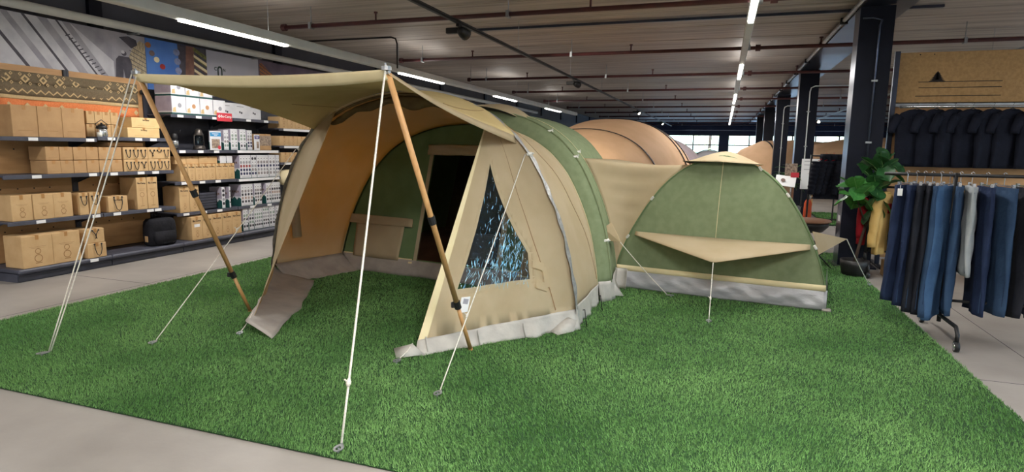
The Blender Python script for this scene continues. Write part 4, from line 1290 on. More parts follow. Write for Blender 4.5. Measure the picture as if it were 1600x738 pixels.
# ------- goods
_bx = {}
def carton_mesh(d, wd, h, m='card'):
    k = ('c', round(d, 3), round(wd, 3), round(h, 3), m)
    if k not in _bx:
        b = MB()
        b.box(-d, 0, -wd / 2, wd / 2, 0, h - 0.004, 0, ch=0.004)
        b.box(-d + 0.004, -0.004, -wd / 2 + 0.003, -0.0015, h - 0.004, h, 0)
        b.box(-d + 0.004, -0.004, 0.0015, wd / 2 - 0.003, h - 0.004, h, 0)
        b.box(-d * 0.98, -0.0, -0.018, 0.018, h, h + 0.0008, 1)
        b.box(-0.0005, 0.0008, -0.018, 0.018, h - min(0.05, h * 0.25), h, 1)
        _bx[k] = b.mesh('carton', [M[m], M['tape']])
    return _bx[k]
def print_mesh(wd, h, icon):
    k = ('p', round(wd, 3), round(h, 3), icon)
    if k not in _bx:
        b = MB()
        X = 0.0012
        def bar(y0, y1, z0, z1, mi=0):
            b.add([(X, y0, z0), (X, y1, z0), (X, y1, z1), (X, y0, z1)], [(0, 1, 2, 3)], mi)
        if icon != 'plain':
            bar(-wd * 0.28, wd * 0.28, h * 0.64, h * 0.646, 1)
            bar(-wd * 0.22, wd * 0.22, h * 0.60, h * 0.606, 1)
        if icon == 'lantern':
            s = min(wd, h) * 0.5; z0 = h * 0.12
            def ring(cy, cz, r, w_):
                n = 14
                for q in range(n):
                    a, c = 2 * PI * q / n, 2 * PI * (q + 1) / n
                    b.add([(X, cy + r * math.cos(a), cz + r * math.sin(a)), (X, cy + r * math.cos(c), cz + r * math.sin(c)),
                           (X, cy + (r - w_) * math.cos(c), cz + (r - w_) * math.sin(c)), (X, cy + (r - w_) * math.cos(a), cz + (r - w_) * math.sin(a))], [(0, 1, 2, 3)], 1)
            ring(0, z0 + s * 0.35, s * 0.28, s * 0.05); ring(0, z0 + s * 0.85, s * 0.2, s * 0.04)
            bar(-s * 0.22, s * 0.22, z0, z0 + s * 0.05, 1)
        if icon == 'glass':
            bar(-0.002, 0.002, h * 0.12, h * 0.36, 1)
            n = 14; r = wd * 0.22
            for q in range(n):
                a, c = 2 * PI * q / n, 2 * PI * (q + 1) / n
                b.add([(X, r * math.cos(a), h * 0.46 + r * math.sin(a)), (X, r * math.cos(c), h * 0.46 + r * math.sin(c)), (X, (r - .006) * math.cos(c), h * 0.46 + (r - .006) * math.sin(c)), (X, (r - .006) * math.cos(a), h * 0.46 + (r - .006) * math.sin(a))], [(0, 1, 2, 3)], 1)
            bar(-wd * 0.2, wd * 0.2, h * 0.1, h * 0.115, 1)
        if icon == 'side':
            pass
        if icon == 'plain':
            bar(-wd * 0.3, wd * 0.3, h * 0.2, h * 0.21, 1)
        _bx[k] = b.mesh('print', [M['ink'], M['ink_soft']])
    return _bx[k]
def handle_mesh(s, var):
    k = ('h', round(s, 3), var)
    if k not in _bx:
        b = MB()
        if var == 1:
            p = [(0.004, -s * 0.5, s * 0.5), (0.012, -s * 0.1, -s * 0.1), (0.014, s * 0.1, -s * 0.8), (0.012, -s * 0.1, -s * 0.8), (0.012, s * 0.12, 0), (0.004, s * 0.5, s * 0.5)]
        elif var == 2:
            p = [(0.004, -s * 0.5, s * 0.5), (0.012, -s * 0.3, s * 0.1), (0.012, s * 0.3, s * 0.1), (0.004, s * 0.5, s * 0.5)]
        else:
            p = [(0.004, -s * 0.5, s * 0.55), (0.012, -s * 0.46, -s * 0.2), (0.014, -s * 0.28, -s * 0.85), (0.014, 0, -s * 1.05), (0.014, s * 0.28, -s * 0.85), (0.012, s * 0.46, -s * 0.2), (0.004, s * 0.5, s * 0.55)]
        b.tube(p, 0.0045, 5)
        b.tube([(0.002, -s * 0.5, s * 0.5), (0.01, -s * 0.5, s * 0.5)], 0.01, 6); b.tube([(0.002, s * 0.5, s * 0.5), (0.01, s * 0.5, s * 0.5)], 0.01, 6)
        _bx[k] = b.mesh('cord_handle', M['black_plastic'], True)
    return _bx[k]
def carton(y0, y1, z0, z1, label, x=-7.32, d=0.3, icon='lantern', text=True, m='card', handles=(), group=None, name='cardboard_box'):
    wd, h = y1 - y0 - 0.003, z1 - z0
    t = thing(name, label, 'box', (x + random.uniform(-0.008, 0.004), (y0 + y1) / 2, z0), random.uniform(-0.008, 0.008), group)
    put(carton_mesh(d, wd, h, m), 'carton', t)
    put(print_mesh(wd, h, icon), 'print', t)
    if text:
        put(textmesh('Bo-Camp', min(0.2 * wd, 0.1 * h + 0.012), M['ink'], 0.0006), 'lettering', t, (0.0016, 0, h * (0.82 if h > wd else 0.76)), FACE_X)
    for (fy, fz, s, var) in handles:
        put(handle_mesh(s, var), 'cord_handle', t, (0.0, wd * fy, h * fz))
    return t

def row(n, y0, y1, z0, z1, fmt, **kw):
    for k in range(n):
        a = y0 + (y1 - y0) * k / n; c = y0 + (y1 - y0) * (k + 1) / n
        lab = fmt % ('leftmost' if k == 0 else 'rightmost' if k == n - 1 else ('%s from left' % ORD[k]))
        carton(a, c, z0, z1, lab, **kw)

# bay 0 and 1 (left edge of the photo)
z = 1.612
for r_ in range(2):
    row(4, 5.50, 5.93, z + r_ * 0.16, z + r_ * 0.16 + 0.155, '%s small brown box, ' + ['bottom', 'upper'][r_] + ' row behind the kettle', x=-7.5, d=0.2, text=False, icon='plain')
row(3, 4.6, 5.42, z - 0.02, z + 0.33, '%s tall brown box on the leftmost bay\'s top shelf', x=-7.42, text=False, icon='plain', m='card2')
carton(5.905, 6.385, z, z + 0.128, 'long pale cardboard box under another, on the top shelf right of the kettle', m='card_pale', icon='plain', d=0.3)
carton(5.97, 6.395, z + 0.1295, z + 0.262, 'long pale cardboard box lying on top of a longer one', m='card_pale', icon='plain', d=0.3)
z = 1.172
for r_ in range(2):
    row(6, 4.86, 5.80, z + r_ * 0.158, z + r_ * 0.158 + 0.154, '%s small brown box in the ' + ['bottom', 'upper'][r_] + ' row beside the boxes with cord handles', text=False, icon='plain', d=0.28, m='card2')
hv = {(0, 0): (0, 0, 1), (0, 1): (0, 0, 0), (1, 0): (0, 0, 0), (1, 1): (1, 2, 0)}
for r_ in range(2):
    for c in range(2):
        carton(5.815 + c * 0.355, 5.815 + (c + 1) * 0.355, z + r_ * 0.158, z + r_ * 0.158 + 0.156, '%s cardboard box with three black cord handles' % [['bottom left', 'bottom right'], ['upper left', 'upper right']][r_][c],
               text=False, icon='none', d=0.34, handles=[(-0.31, 0.55, 0.062, hv[(r_, c)][0]), (0.0, 0.55, 0.062, hv[(r_, c)][1]), (0.31, 0.55, 0.062, hv[(r_, c)][2])])
carton(5.68, 6.18, z + 0.32, z + 0.375, 'flat brown box lying on the boxes with cord handles', text=False, icon='none', x=-7.4, d=0.3, m='card2')
z = 0.662
carton(5.20, 5.315, z, z + 0.27, 'left of two narrow boxes with a cord handle on the middle shelf', text=False, icon='none', handles=[(0, 0.7, 0.07, 0)], d=0.3)
carton(5.325, 5.455, z, z + 0.27, 'right of two narrow boxes with a cord handle on the middle shelf', text=False, icon='none', handles=[(0, 0.7, 0.07, 0)], d=0.3)
carton(5.56, 5.83, z, z + 0.2, 'low wide cardboard box with one cord handle on the middle shelf', icon='none', handles=[(0, 0.66, 0.11, 0)], d=0.24)
carton(5.965, 6.12, z, z + 0.425, 'left of two tall boxes printed with a wine glass', icon='glass', d=0.3)
carton(6.122, 6.285, z, z + 0.425, 'right of two tall boxes printed with a wine glass', icon='glass', d=0.3)
z = 0.142
carton(5.16, 5.40, z, z + 0.18, 'lower of two stacked boxes with cord handles on the base deck', text=False, icon='none', handles=[(0.05, 0.66, 0.09, 0)], x=-7.2, d=0.3)
carton(5.16, 5.39, z + 0.182, z + 0.355, 'upper of two stacked boxes with cord handles on the base deck', text=False, icon='none', handles=[(0.0, 0.66, 0.08, 1)], x=-7.2, d=0.3)
row(2, 4.45, 5.10, z, z + 0.36, '%s of two big brown boxes on the base deck at the photo edge', x=-7.22, text=False)
row(3, 4.45, 5.12, 0.662, 0.95, '%s brown box on the middle shelf at the photo edge', text=False)

# kettle and lanterns
def lathe_thing(name, label, cat, loc, parts):
    t = thing(name, label, cat, loc)
    for pn, prof, m in parts:
        b = MB(); b.lathe(prof, 18); b.build(pn, M[m], t, True)
    return t
kt = lathe_thing('camping_kettle', 'small black and silver lantern kettle at the left of the top shelf', 'kettle', (-7.38, 5.60, 1.612),
                 [('body', [(0.055, 0), (0.062, 0.01), (0.06, 0.09), (0.045, 0.115), (0.03, 0.12)], 'chrome'), ('lid', [(0.066, 0.1), (0.06, 0.125), (0.035, 0.15), (0.012, 0.155), (0.012, 0.175)], 'black_plastic')])
b = MB(); b.tube([(0, -0.06, 0.1), (0, -0.075, 0.16), (0, 0, 0.21), (0, 0.075, 0.16), (0, 0.06, 0.1)], 0.005, 6); b.build('handle', M['black_plastic'], kt, True)
lathe_thing('white_cup', 'small white cup beside the kettle', 'cup', (-7.32, 5.52, 1.612), [('cup_body', [(0.02, 0), (0.026, 0.002), (0.03, 0.055), (0.027, 0.055), (0.022, 0.006)], 'white_plastic')])
gr = lathe_thing('coffee_grinder', 'black grinder with a clear jar on the shelf left of the big lantern', 'grinder', (-7.42, 6.70, 1.452),
                 [('base', [(0.05, 0), (0.052, 0.03), (0.042, 0.05)], 'black_plastic'), ('jar', [(0.04, 0.05), (0.05, 0.07), (0.05, 0.12), (0.04, 0.135)], 'chrome'), ('top', [(0.036, 0.135), (0.045, 0.17), (0.04, 0.22), (0.03, 0.235)], 'black_plastic')])
b = MB(); b.tube([(0, 0, 0.235), (0, 0, 0.25), (0.08, 0.03, 0.255), (0.085, 0.03, 0.28)], 0.005, 6); b.build('crank', M['black_plastic'], gr, True)
ln = lathe_thing('storm_lantern', 'dark metal storm lantern left of the blue headed sign', 'lantern', (-7.42, 7.13, 1.452),
                 [('base', [(0.085, 0), (0.09, 0.02), (0.075, 0.06), (0.05, 0.07)], 'lantern_metal'), ('chimney', [(0.05, 0.07), (0.066, 0.12), (0.06, 0.18), (0.045, 0.21)], 'glass'),
                  ('top', [(0.06, 0.21), (0.066, 0.225), (0.05, 0.26), (0.046, 0.29), (0.03, 0.31), (0.01, 0.315)], 'lantern_metal')])
b = MB()
for s in (-1, 1):
    b.tube([(0, s * 0.08, 0.02), (0, s * 0.09, 0.1), (0, s * 0.085, 0.2), (0, s * 0.05, 0.24)], 0.008, 6)
b.build('side_tube', M['lantern_metal'], ln, True)

def sign(label, loc, wd, h, head, kind):
    t = thing('shelf_sign', label, 'sign', loc, R(4))
    b = MB(); b.box(-0.012, 0, -wd / 2, wd / 2, 0, h, ch=0.002); b.build('frame', M['white_card'], t)
    b = MB(); b.box(-0.06, -0.01, -wd / 2 + 0.02, wd / 2 - 0.02, 0, 0.006); b.build('foot', M['white_card'], t)
    b = MB(); b.box(0, 0.0012, -wd / 2 + 0.004, wd / 2 - 0.004, h * 0.72, h * 0.93); b.build('header', M[head], t)
    b = MB()
    b.box(0.0012, 0.002, -wd * 0.3, wd * 0.28, h * 0.84, h * 0.87); b.box(0.0012, 0.002, -wd * 0.14, wd * 0.16, h * 0.77, h * 0.8); b.build('header_print', M['tag_white'], t)
    b = MB()
    if kind == 0:
        b.box(0, 0.0012, -wd * 0.36, wd * 0.36, h * 0.1, h * 0.58)
    else:
        b.box(0, 0.0012, -wd * 0.12, wd * 0.3, h * 0.12, h * 0.55)
    b.build('picture', M['photo_brown'], t)
    if kind == 0:
        b = MB(); b.lathe([(0.0, 0.0), (0.03, 0.0005), (0.03, 0.002), (0, 0.0022)], 18, M=Matrix.Translation((0.0014, wd * 0.3, h * 0.14)) @ Matrix.Rotation(PI / 2, 4, 'Y'), cap=False); b.build('price_spot', M['sign_red'], t)
sign('white framed sign with a blue header and landscape picture', (-7.28, 7.31, 1.452), 0.23, 0.285, 'sign_blue', 0)
sign('small white sign with a purple header and phone picture', (-7.28, 8.18, 1.452), 0.13, 0.255, 'sign_purple', 1)

# white packs printed with rows of round pictures
def dots_mesh(wd, h, cols, rows):
    k = ('d', round(wd, 3), round(h, 3), cols, tuple(rows))
    if k not in _bx:
        b = MB()
        mats = ['dot_navy', 'dot_red', 'dot_brown', 'dot_grey', 'dot_black', 'dot_green', 'dot_amber', 'tag_white']
        r = min(wd / cols * 0.38, h / (len(rows) + 0.9) * 0.36)
        for j, mm in enumerate(rows):
            cz = h * (0.93 - (j + 0.5) * 0.8 / len(rows))
            for i in range(cols):
                cy = -wd / 2 + wd * (i + 0.5) / cols
                b.add([(0.0012, cy + r * math.cos(2 * PI * q / 12), cz + r * math.sin(2 * PI * q / 12)) for q in range(12)], [tuple(range(12))], mats.index(mm))
                b.add([(0.0016, cy + r * 0.62 * math.cos(2 * PI * q / 10), cz + r * 0.62 * math.sin(2 * PI * q / 10)) for q in range(10)], [tuple(range(10))], mats.index(mm) if mm in ('dot_navy', 'dot_red', 'dot_black') else 3)
        b.add([(0.0012, -wd * 0.36, h * 0.06), (0.0012, wd * 0.36, h * 0.06), (0.0012, wd * 0.36, h * 0.072), (0.0012, -wd * 0.36, h * 0.072)], [(0, 1, 2, 3)], 3)
        _bx[k] = b.mesh('round_print', [M[m_] for m_ in mats])
    return _bx[k]
def pack_mesh(d, wd, h):
    k = ('w', round(d, 3), round(wd, 3), round(h, 3))
    if k not in _bx:
        b = MB()
        b.box(-d, 0, -wd / 2, wd / 2, 0, h, 0, ch=0.004)
        b.box(-d + 0.01, -0.01, -0.01, 0.01, h - 0.0002, h + 0.0008, 0)
        ys = -wd / 2 - 0.0006
        b.add([(-d, ys, 0.0), (0, ys, 0.0), (0, ys, h * 0.34), (-d * 0.2, ys, h * 0.42), (-d * 0.35, ys, h * 0.3), (-d * 0.55, ys, h * 0.44), (-d * 0.75, ys, h * 0.33), (-d, ys, h * 0.4)], [tuple(range(8))], 1)
        b.add([(-d, ys, h * 0.45), (0, ys, h * 0.45), (0, ys, h * 0.99), (-d, ys, h * 0.99)], [(0, 1, 2, 3)], 2)
        for q in range(4):
            b.add([(-d * (0.75 - q * 0.15), ys - 0.0004, h * (0.62 + 0.03 * (q % 2))), (-d * (0.64 - q * 0.15), ys - 0.0004, h * (0.6 + 0.03 * (q % 2))), (-d * (0.64 - q * 0.15), ys - 0.0004, h * 0.72), (-d * (0.75 - q * 0.15), ys - 0.0004, h * 0.73)], [(0, 1, 2, 3)], 3)
        b.add([(0.0006, -wd / 2 + 0.001, 0.001), (0.0006, wd / 2 - 0.001, 0.001), (0.0006, wd / 2 - 0.001, h * 0.022), (0.0006, -wd / 2 + 0.001, h * 0.022)], [(0, 1, 2, 3)], 1)
        _bx[k] = b.mesh('carton', [M['white_card'], M['teal_print'], M['lilac_card'], M['dot_brown']])
    return _bx[k]
def pack(y0, y1, z0, z1, cols, rows, label, x=-7.31, d=0.2, rz=0.0):
    wd, h = y1 - y0 - 0.003, z1 - z0
    t = thing('tableware_pack', label, 'box', (x, (y0 + y1) / 2, z0), rz)
    put(pack_mesh(d, wd, h), 'carton', t)
    if rows:
        put(dots_mesh(wd, h, cols, rows), 'round_print', t)
    return t
G, N, RD, BR, GY, BK, AM, WH = 'dot_green', 'dot_navy', 'dot_red', 'dot_brown', 'dot_grey', 'dot_black', 'dot_amber', 'tag_white'
z = 1.452
pack(7.50, 7.60, z, z + 0.31, 2, (WH, GY, BR, G), 'white pack half hidden behind the blue headed sign', d=0.3)
pack(7.64, 7.79, z, z + 0.33, 2, (WH, G, G, WH, G), 'white pack with green rounds, left of two', d=0.24)
pack(7.83, 7.97, z, z + 0.33, 2, (WH, G, G, WH, BK), 'white pack with green rounds, right of two', d=0.24)
pack(7.99, 8.105, z, z + 0.32, 2, (WH, GY, BR, N, N), 'white pack with navy rounds left of the small purple headed sign', d=0.24)
t = carton(8.28, 8.56, z, z + 0.27, 'dark brown patterned box right of the purple headed sign', text=False, icon='none', m='card2', d=0.26)
b = MB(); b.box(0, 0.0014, -0.137, 0.137, 0.075, 0.24); b.build('dark_label', M['photo_brown'], t)
z = 0.997
for k, (a, c, cols, rows) in enumerate([(7.80, 8.05, 4, (WH, GY, RD, N, N)), (8.055, 8.18, 2, (BK, WH, GY, BR, N)), (8.185, 8.46, 4, (WH, BR, N, GY, BR)), (8.465, 8.63, 2, (WH, BR, N, GY, BR)), (8.635, 8.73, 2, (WH, GY, N, N, BR))]):
    pack(a, c, z, z + 0.375, cols, rows, 'white tableware pack, %s in the long row with red and navy rounds' % (['leftmost', 'second from left', 'middle', 'fourth from left', 'rightmost'][k]), d=0.26)
z = 0.552
pack(7.40, 7.47, z, z + 0.33, 1, (BK, BK, GY, BK), 'slim white and green pack alone beside the dark crate', d=0.24)
pack(7.55, 7.585, z, z + 0.33, 1, (BK, GY, BK), 'slimmest white pack at the end of the lantern bay', d=0.24)
for k, (a, c, cols, rows) in enumerate([(7.80, 8.07, 4, (WH, BR, BK, AM, BK)), (8.10, 8.27, 3, (WH, BR, BK, BR, BK)), (8.37, 8.50, 2, (WH, BR, BR, GY, BK)), (8.503, 8.73, 4, (WH, BK, AM, GY, BK))]):
    pack(a, c, z, z + 0.35, cols, rows, 'white pack with brown rounds, %s on the low shelf beside the tent' % (['leftmost', 'second from left', 'third from left', 'rightmost'][k]), d=0.24)
z = 0.142
for k, (a, c, cols, rows) in enumerate([(7.82, 7.935, 2, (WH, G, BK, WH, BK)), (7.95, 8.065, 2, (WH, GY, BK, G, BK)), (8.07, 8.265, 4, (WH, G, G, GY, BK)), (8.27, 8.42, 3, (G, GY, GY, BK, BK)), (8.425, 8.57, 2, (WH, G, GY, GY, BK)), (8.58, 8.72, 2, (WH, GY, BK, G, BK))]):
    pack(a, c, z, z + 0.365, cols, rows, 'white pack with green and black rounds, %s on the base deck' % (['leftmost', 'second from left', 'third from left', 'fourth from left', 'fifth from left', 'rightmost'][k]), d=0.24)

# second bay cartons
z = 1.002
for k in range(4):
    a = 6.68 + k * 0.257
    for h_ in range(2):
        carton(a + h_ * 0.1285, a + (h_ + 1) * 0.1285, z, z + 0.245, '%s slim brown lantern box in the row of eight' % ('leftmost' if k + h_ == 0 else 'rightmost' if k * 2 + h_ == 7 else ORD[k * 2 + h_] + ' from left'), icon='lantern', d=0.28)
for k, (a, c) in enumerate([(6.64, 6.83), (6.832, 7.05), (7.052, 7.40)]):
    carton(a, c, z + 0.2465, z + 0.355, 'wide brown box lying on the row of slim boxes, %s' % ['left', 'middle', 'right'][k], text=False, icon='none', x=-7.36, d=0.24)
for k, (a, c) in enumerate([(7.43, 7.56), (7.565, 7.69)]):
    pack(a, c, z + 0.2465, z + 0.362, 0, None, '%s lilac pack lying on top of the slim brown boxes' % ['left', 'right'][k], x=-7.34, d=0.24)
z = 0.552
carton(6.64, 6.81, z, z + 0.385, 'left of two tall lantern boxes above the base deck row', d=0.32)
carton(6.812, 6.985, z, z + 0.385, 'right of two tall lantern boxes above the base deck row', d=0.32)
t = thing('folding_crate', 'dark grey folding crate in the shadow of the low shelf', 'crate', (-7.5, 7.2, z))
b = MB()
for (x0, x1, y0, y1, z0, z1) in [(-0.2, 0.12, -0.17, 0.17, 0, 0.012), (-0.2, -0.188, -0.17, 0.17, 0, 0.26), (0.108, 0.12, -0.17, 0.17, 0, 0.26), (-0.2, 0.12, -0.17, -0.158, 0, 0.26), (-0.2, 0.12, 0.158, 0.17, 0, 0.26)]:
    b.box(x0, x1, y0, y1, z0, z1)
b.build('crate_body', M['shelf_steel'], t)
b = MB()
for zz in np.arange(0.02, 0.25, 0.04):
    b.box(0.12, 0.126, -0.165, 0.165, zz, zz + 0.014)
b.build('crate_rib', M['shelf_dark'], t)
z = 0.142
for k in range(5):
    a = 6.735 + k * 0.195
    t = carton(a, a + 0.193, z, z + 0.345, 'tall lantern box on the base deck, %s of five' % ['leftmost', 'second from left', 'middle', 'fourth from left', 'rightmost'][k], x=-7.24, d=0.34)
    if k == 0:
        b = MB(); b.box(0.001, 0.002, -0.05, 0.05, 0.19, 0.235); b.build('white_sticker', M['tag_white'], t)
# white lamp boxes on the high shelf
z = 1.952
for r_ in range(2):
    for k in range(4 if r_ == 0 else 3):
        a = 6.58 + k * 0.245
        t = thing('lamp_box', 'white lamp box with a round window, %s in the %s row' % (['first', 'second', 'third', 'last'][k], ['bottom', 'top'][r_]), 'box', (-7.3, a + 0.122, z + r_ * 0.252))
        b = MB(); b.box(-0.3, 0, -0.12, 0.12, 0, 0.25, ch=0.004); b.box(-0.3, 0.0006, -0.1205, 0.1205, 0, 0.022, 1); b.add([(-0.3, -0.1207, 0.04), (0, -0.1207, 0.04), (0, -0.1207, 0.245), (-0.3, -0.1207, 0.245)], [(0, 1, 2, 3)], 2)
        b.build('carton', [M['white_card'], M['teal_print'], M['lilac_card']], t)
        b = MB(); b.lathe([(0.0, 0.0), (0.032, 0.0005), (0.032, 0.002), (0.0, 0.003)], 18, M=Matrix.Translation((0.0, 0.012, 0.125)) @ Matrix.Rotation(PI / 2, 4, 'Y'), cap=False); b.build('round_picture', M['dot_amber'] if k in (1, 2) else M['dot_grey'], t)
        b = MB(); b.add([(0.001, -0.11, 0.03), (0.001, -0.05, 0.03), (0.001, -0.055, 0.1), (0.001, -0.1, 0.085)], [(0, 1, 2, 3)]); b.build('cup_picture', M['blanket_sand'], t)
t = thing('product_board', 'long white printed board continuing the row of white lamp boxes', 'board', (-7.46, 8.04, 1.955))
b = MB(); b.box(-0.02, 0, -0.44, 0.46, 0.0, 0.24, ch=0.004); b.build('panel', M['white_card'], t)
b = MB()
for y in (-0.3, 0.0, 0.3):
    b.box(0, 0.001, y - 0.03, y - 0.005, 0.09, 0.12); b.box(0, 0.001, y + 0.005, y + 0.035, 0.08, 0.11)
    b.box(0, 0.001, y - 0.08, y + 0.07, 0.19, 0.196)
b.build('small_print', M['dot_black'], t)
t = thing('shelf_flag', 'red shelf label with white lettering under the white lamp boxes', 'sign', (-7.27, 7.5, 1.89))
b = MB(); b.box(-0.004, 0.0, -0.15, 0.15, 0.0, 0.125, ch=0.001); b.build('plate', M['sign_red'], t)
b = MB(); b.lathe([(0.012, 0), (0.026, 0.0002), (0.026, 0.001), (0.012, 0.0012)], 4, M=Matrix.Translation((0.001, -0.105, 0.072)) @ Matrix.Rotation(PI / 2, 4, 'Y'), cap=False); b.build('diamond_mark', M['tag_white'], t)
put(textmesh('Bo-Camp', 0.055, M['tag_white'], 0.001), 'lettering', t, (0.001, 0.03, 0.072), FACE_X)
# brown boxes of the bay beside the hoop
for (zz, y0, y1, n, hh, nm) in [(1.832, 8.80, 9.80, 5, 0.2, 'top'), (1.532, 8.78, 9.72, 4, 0.17, 'second'), (1.242, 8.80, 9.5, 3, 0.17, 'third')]:
    row(n, y0, y1, zz, zz + hh, '%s brown box, ' + nm + ' shelf of the bay beside the tent', text=False, icon='lantern', d=0.26)
t = thing('table_lamp', 'cream round lamp below the boxes beside the tent hoop', 'lamp', (-7.36, 9.0, 0.85))
b = MB(); b.lathe([(0.06, 0.26), (0.14, 0.24), (0.2, 0.15), (0.2, 0.08), (0.15, 0.0), (0.08, -0.02)], 18); b.build('shade', M['print_cream'], t, True)
b = MB(); b.lathe([(0.1, -0.305), (0.1, -0.29), (0.02, -0.28), (0.02, 0.0)], 14); b.build('stand', M['pole_wood'], t, True)
# black cooler backpack
t = thing('cooler_backpack', 'black cooler backpack standing on the base deck', 'backpack', (-7.36, 6.31, 0.142), R(-8))
def bagr(z, k, w_=0.2, d_=0.11):
    return [(d_ * k * (abs(math.cos(a)) ** 0.5) * (1 if math.cos(a) > 0 else -1), w_ * k * (abs(math.sin(a)) ** 0.5) * (1 if math.sin(a) > 0 else -1), z) for a in np.linspace(0, 2 * PI, 25)[:-1]]
b = MB(); b.loft([bagr(0, 0.86), bagr(0.02, 0.97), bagr(0.15, 1.03), bagr(0.28, 1.0), bagr(0.335, 0.95), bagr(0.37, 0.8), bagr(0.375, 0.6)]); b.build('body', M['bag_black'], t, True)
b = MB(); b.loft([[(p[0] * 0.4 + 0.1, p[1] * 0.75, p[2]) for p in bagr(0.03, 0.9)], [(p[0] * 0.45 + 0.11, p[1] * 0.8, p[2]) for p in bagr(0.1, 1)], [(p[0] * 0.4 + 0.1, p[1] * 0.78, p[2]) for p in bagr(0.2, 0.95)]]); b.build('front_pocket', M['bag_black'], t, True)
b = MB(); b.tube([(-0.03, -0.05, 0.37), (-0.03, -0.04, 0.41), (-0.03, 0.04, 0.41), (-0.03, 0.05, 0.37)], 0.009, 6); b.build('grab_handle', M['bag_black'], t, True)
b = MB(); b.box(-0.01, 0.05, -0.212, -0.2, 0.06, 0.14, ch=0.004); b.build('tan_label', M['card'], t)
# patterned blanket hung on the plywood
t = thing('patterned_blanket', 'orange and olive patterned blanket hung on the plywood top panel', 'blanket', (-7.735, 5.62, 1.6))
def strip(z0, z1, m, nm, y0=-0.95, y1=0.8, off=0.0):
    b = MB(); b.grid(lambda s, v: (off + 0.012 + 0.008 * math.sin(s * 9 + v * 2) + 0.004 * math.sin(s * 31), lerp(y0, y1, s), lerp(z0, z1, v)), 24, 3); return b.build(nm, M[m], t, True, thick=0.006)
strip(0.62, 0.74, 'blanket_olive', 'olive_band'); strip(0.47, 0.62, 'blanket_olive', 'olive_band')
strip(0.425, 0.47, 'blanket_sand', 'sand_band'); strip(0.285, 0.425, 'blanket_orange', 'orange_band')
strip(0.22, 0.285, 'blanket_sand', 'sand_band'); strip(0.17, 0.22, 'blanket_olive', 'olive_band'); strip(0.02, 0.17, 'blanket_orange', 'orange_band')
def onb(y, z, e=0.02): 
    s = (y + 0.95) / 1.75
    return (0.012 + 0.008 * math.sin(s * 9) + 0.004 * math.sin(s * 31) + e - 0.013, y, z)
for k in range(9):
    y = -0.85 + k * 0.2
    for (dy, dz, r_) in ((0, 0, 0.05), (-0.05, 0.05, 0.022), (0.05, 0.05, 0.022), (-0.05, -0.05, 0.022), (0.05, -0.05, 0.022)):
        if y + dy > 0.78: continue
        b = MB(); b.add([onb(y + dy - r_, 0.66 + dz), onb(y + dy, 0.66 + dz - r_), onb(y + dy + r_, 0.66 + dz), onb(y + dy, 0.66 + dz + r_)], [(0, 1, 2, 3)])
        b.add([onb(y + dy - r_ * .5, 0.66 + dz, .021), onb(y + dy, 0.66 + dz - r_ * .5, .021), onb(y + dy + r_ * .5, 0.66 + dz, .021), onb(y + dy, 0.66 + dz + r_ * .5, .021)], [(0, 1, 2, 3)], 1)
        b.build('diamond_motif', [M['blanket_sand'], M['blanket_olive']], t)
    r_ = 0.035
    b = MB(); b.add([onb(y - r_, 0.355), onb(y, 0.355 - r_), onb(y + r_, 0.355), onb(y, 0.355 + r_)], [(0, 1, 2, 3)]); b.build('diamond_motif', M['blanket_sand'], t)
for k in range(17):
    y = -0.94 + k * 0.1
    b = MB(); b.add([onb(y, 0.49), onb(y + 0.05, 0.53), onb(y + 0.1, 0.49), onb(y + 0.1, 0.505), onb(y + 0.05, 0.55), onb(y, 0.505)], [(0, 1, 4, 5), (1, 2, 3, 4)]); b.build('zigzag_motif', M['blanket_sand'], t)
    b = MB(); b.add([onb(y, 0.185), onb(y + 0.06, 0.195), onb(y + 0.06, 0.205), onb(y, 0.195)], [(0, 1, 2, 3)]); b.build('chevron_motif', M['blanket_sand'], t)
t = thing('hook', 'dark steel display hook on the plywood beside the blanket', 'hook', (-7.735, 6.5, 2.24))
b = MB(); b.tube([(0, 0, 0), (0.12, 0, 0), (0.14, 0, 0.02)], 0.012, 7); b.box(-0.002, 0.006, -0.03, 0.03, -0.03, 0.03); b.build('prong', M['black_plastic'], t)

# ------------------------------------------------------------------ wall posters above the shelving
PX = -8.04
def poster(label, y0, y1, m, z0=2.2, z1=3.06):
    t = thing('wall_poster', label, 'poster', (PX, (y0 + y1) / 2, z0))
    b = MB(); b.box(-0.03, 0, -(y1 - y0) / 2 + 0.004, (y1 - y0) / 2 - 0.004, 0, z1 - z0); b.build('panel', M[m], t)
    return t
def flat(t, pts, m, name, e=0.001):
    b = MB(); b.add([(e, y, 0.0 if z <= 0.001 else min(0.858, 0.2 + 0.85 * z)) for y, z in pts], [tuple(range(len(pts)))]); return b.build(name, M[m], t)
def disc(t, y, z, r_, m, name, e=0.003):
    flat(t, [(y + r_ * math.cos(2 * PI * k / 20), z + r_ * math.sin(2 * PI * k / 20)) for k in range(20)], m, name, e)
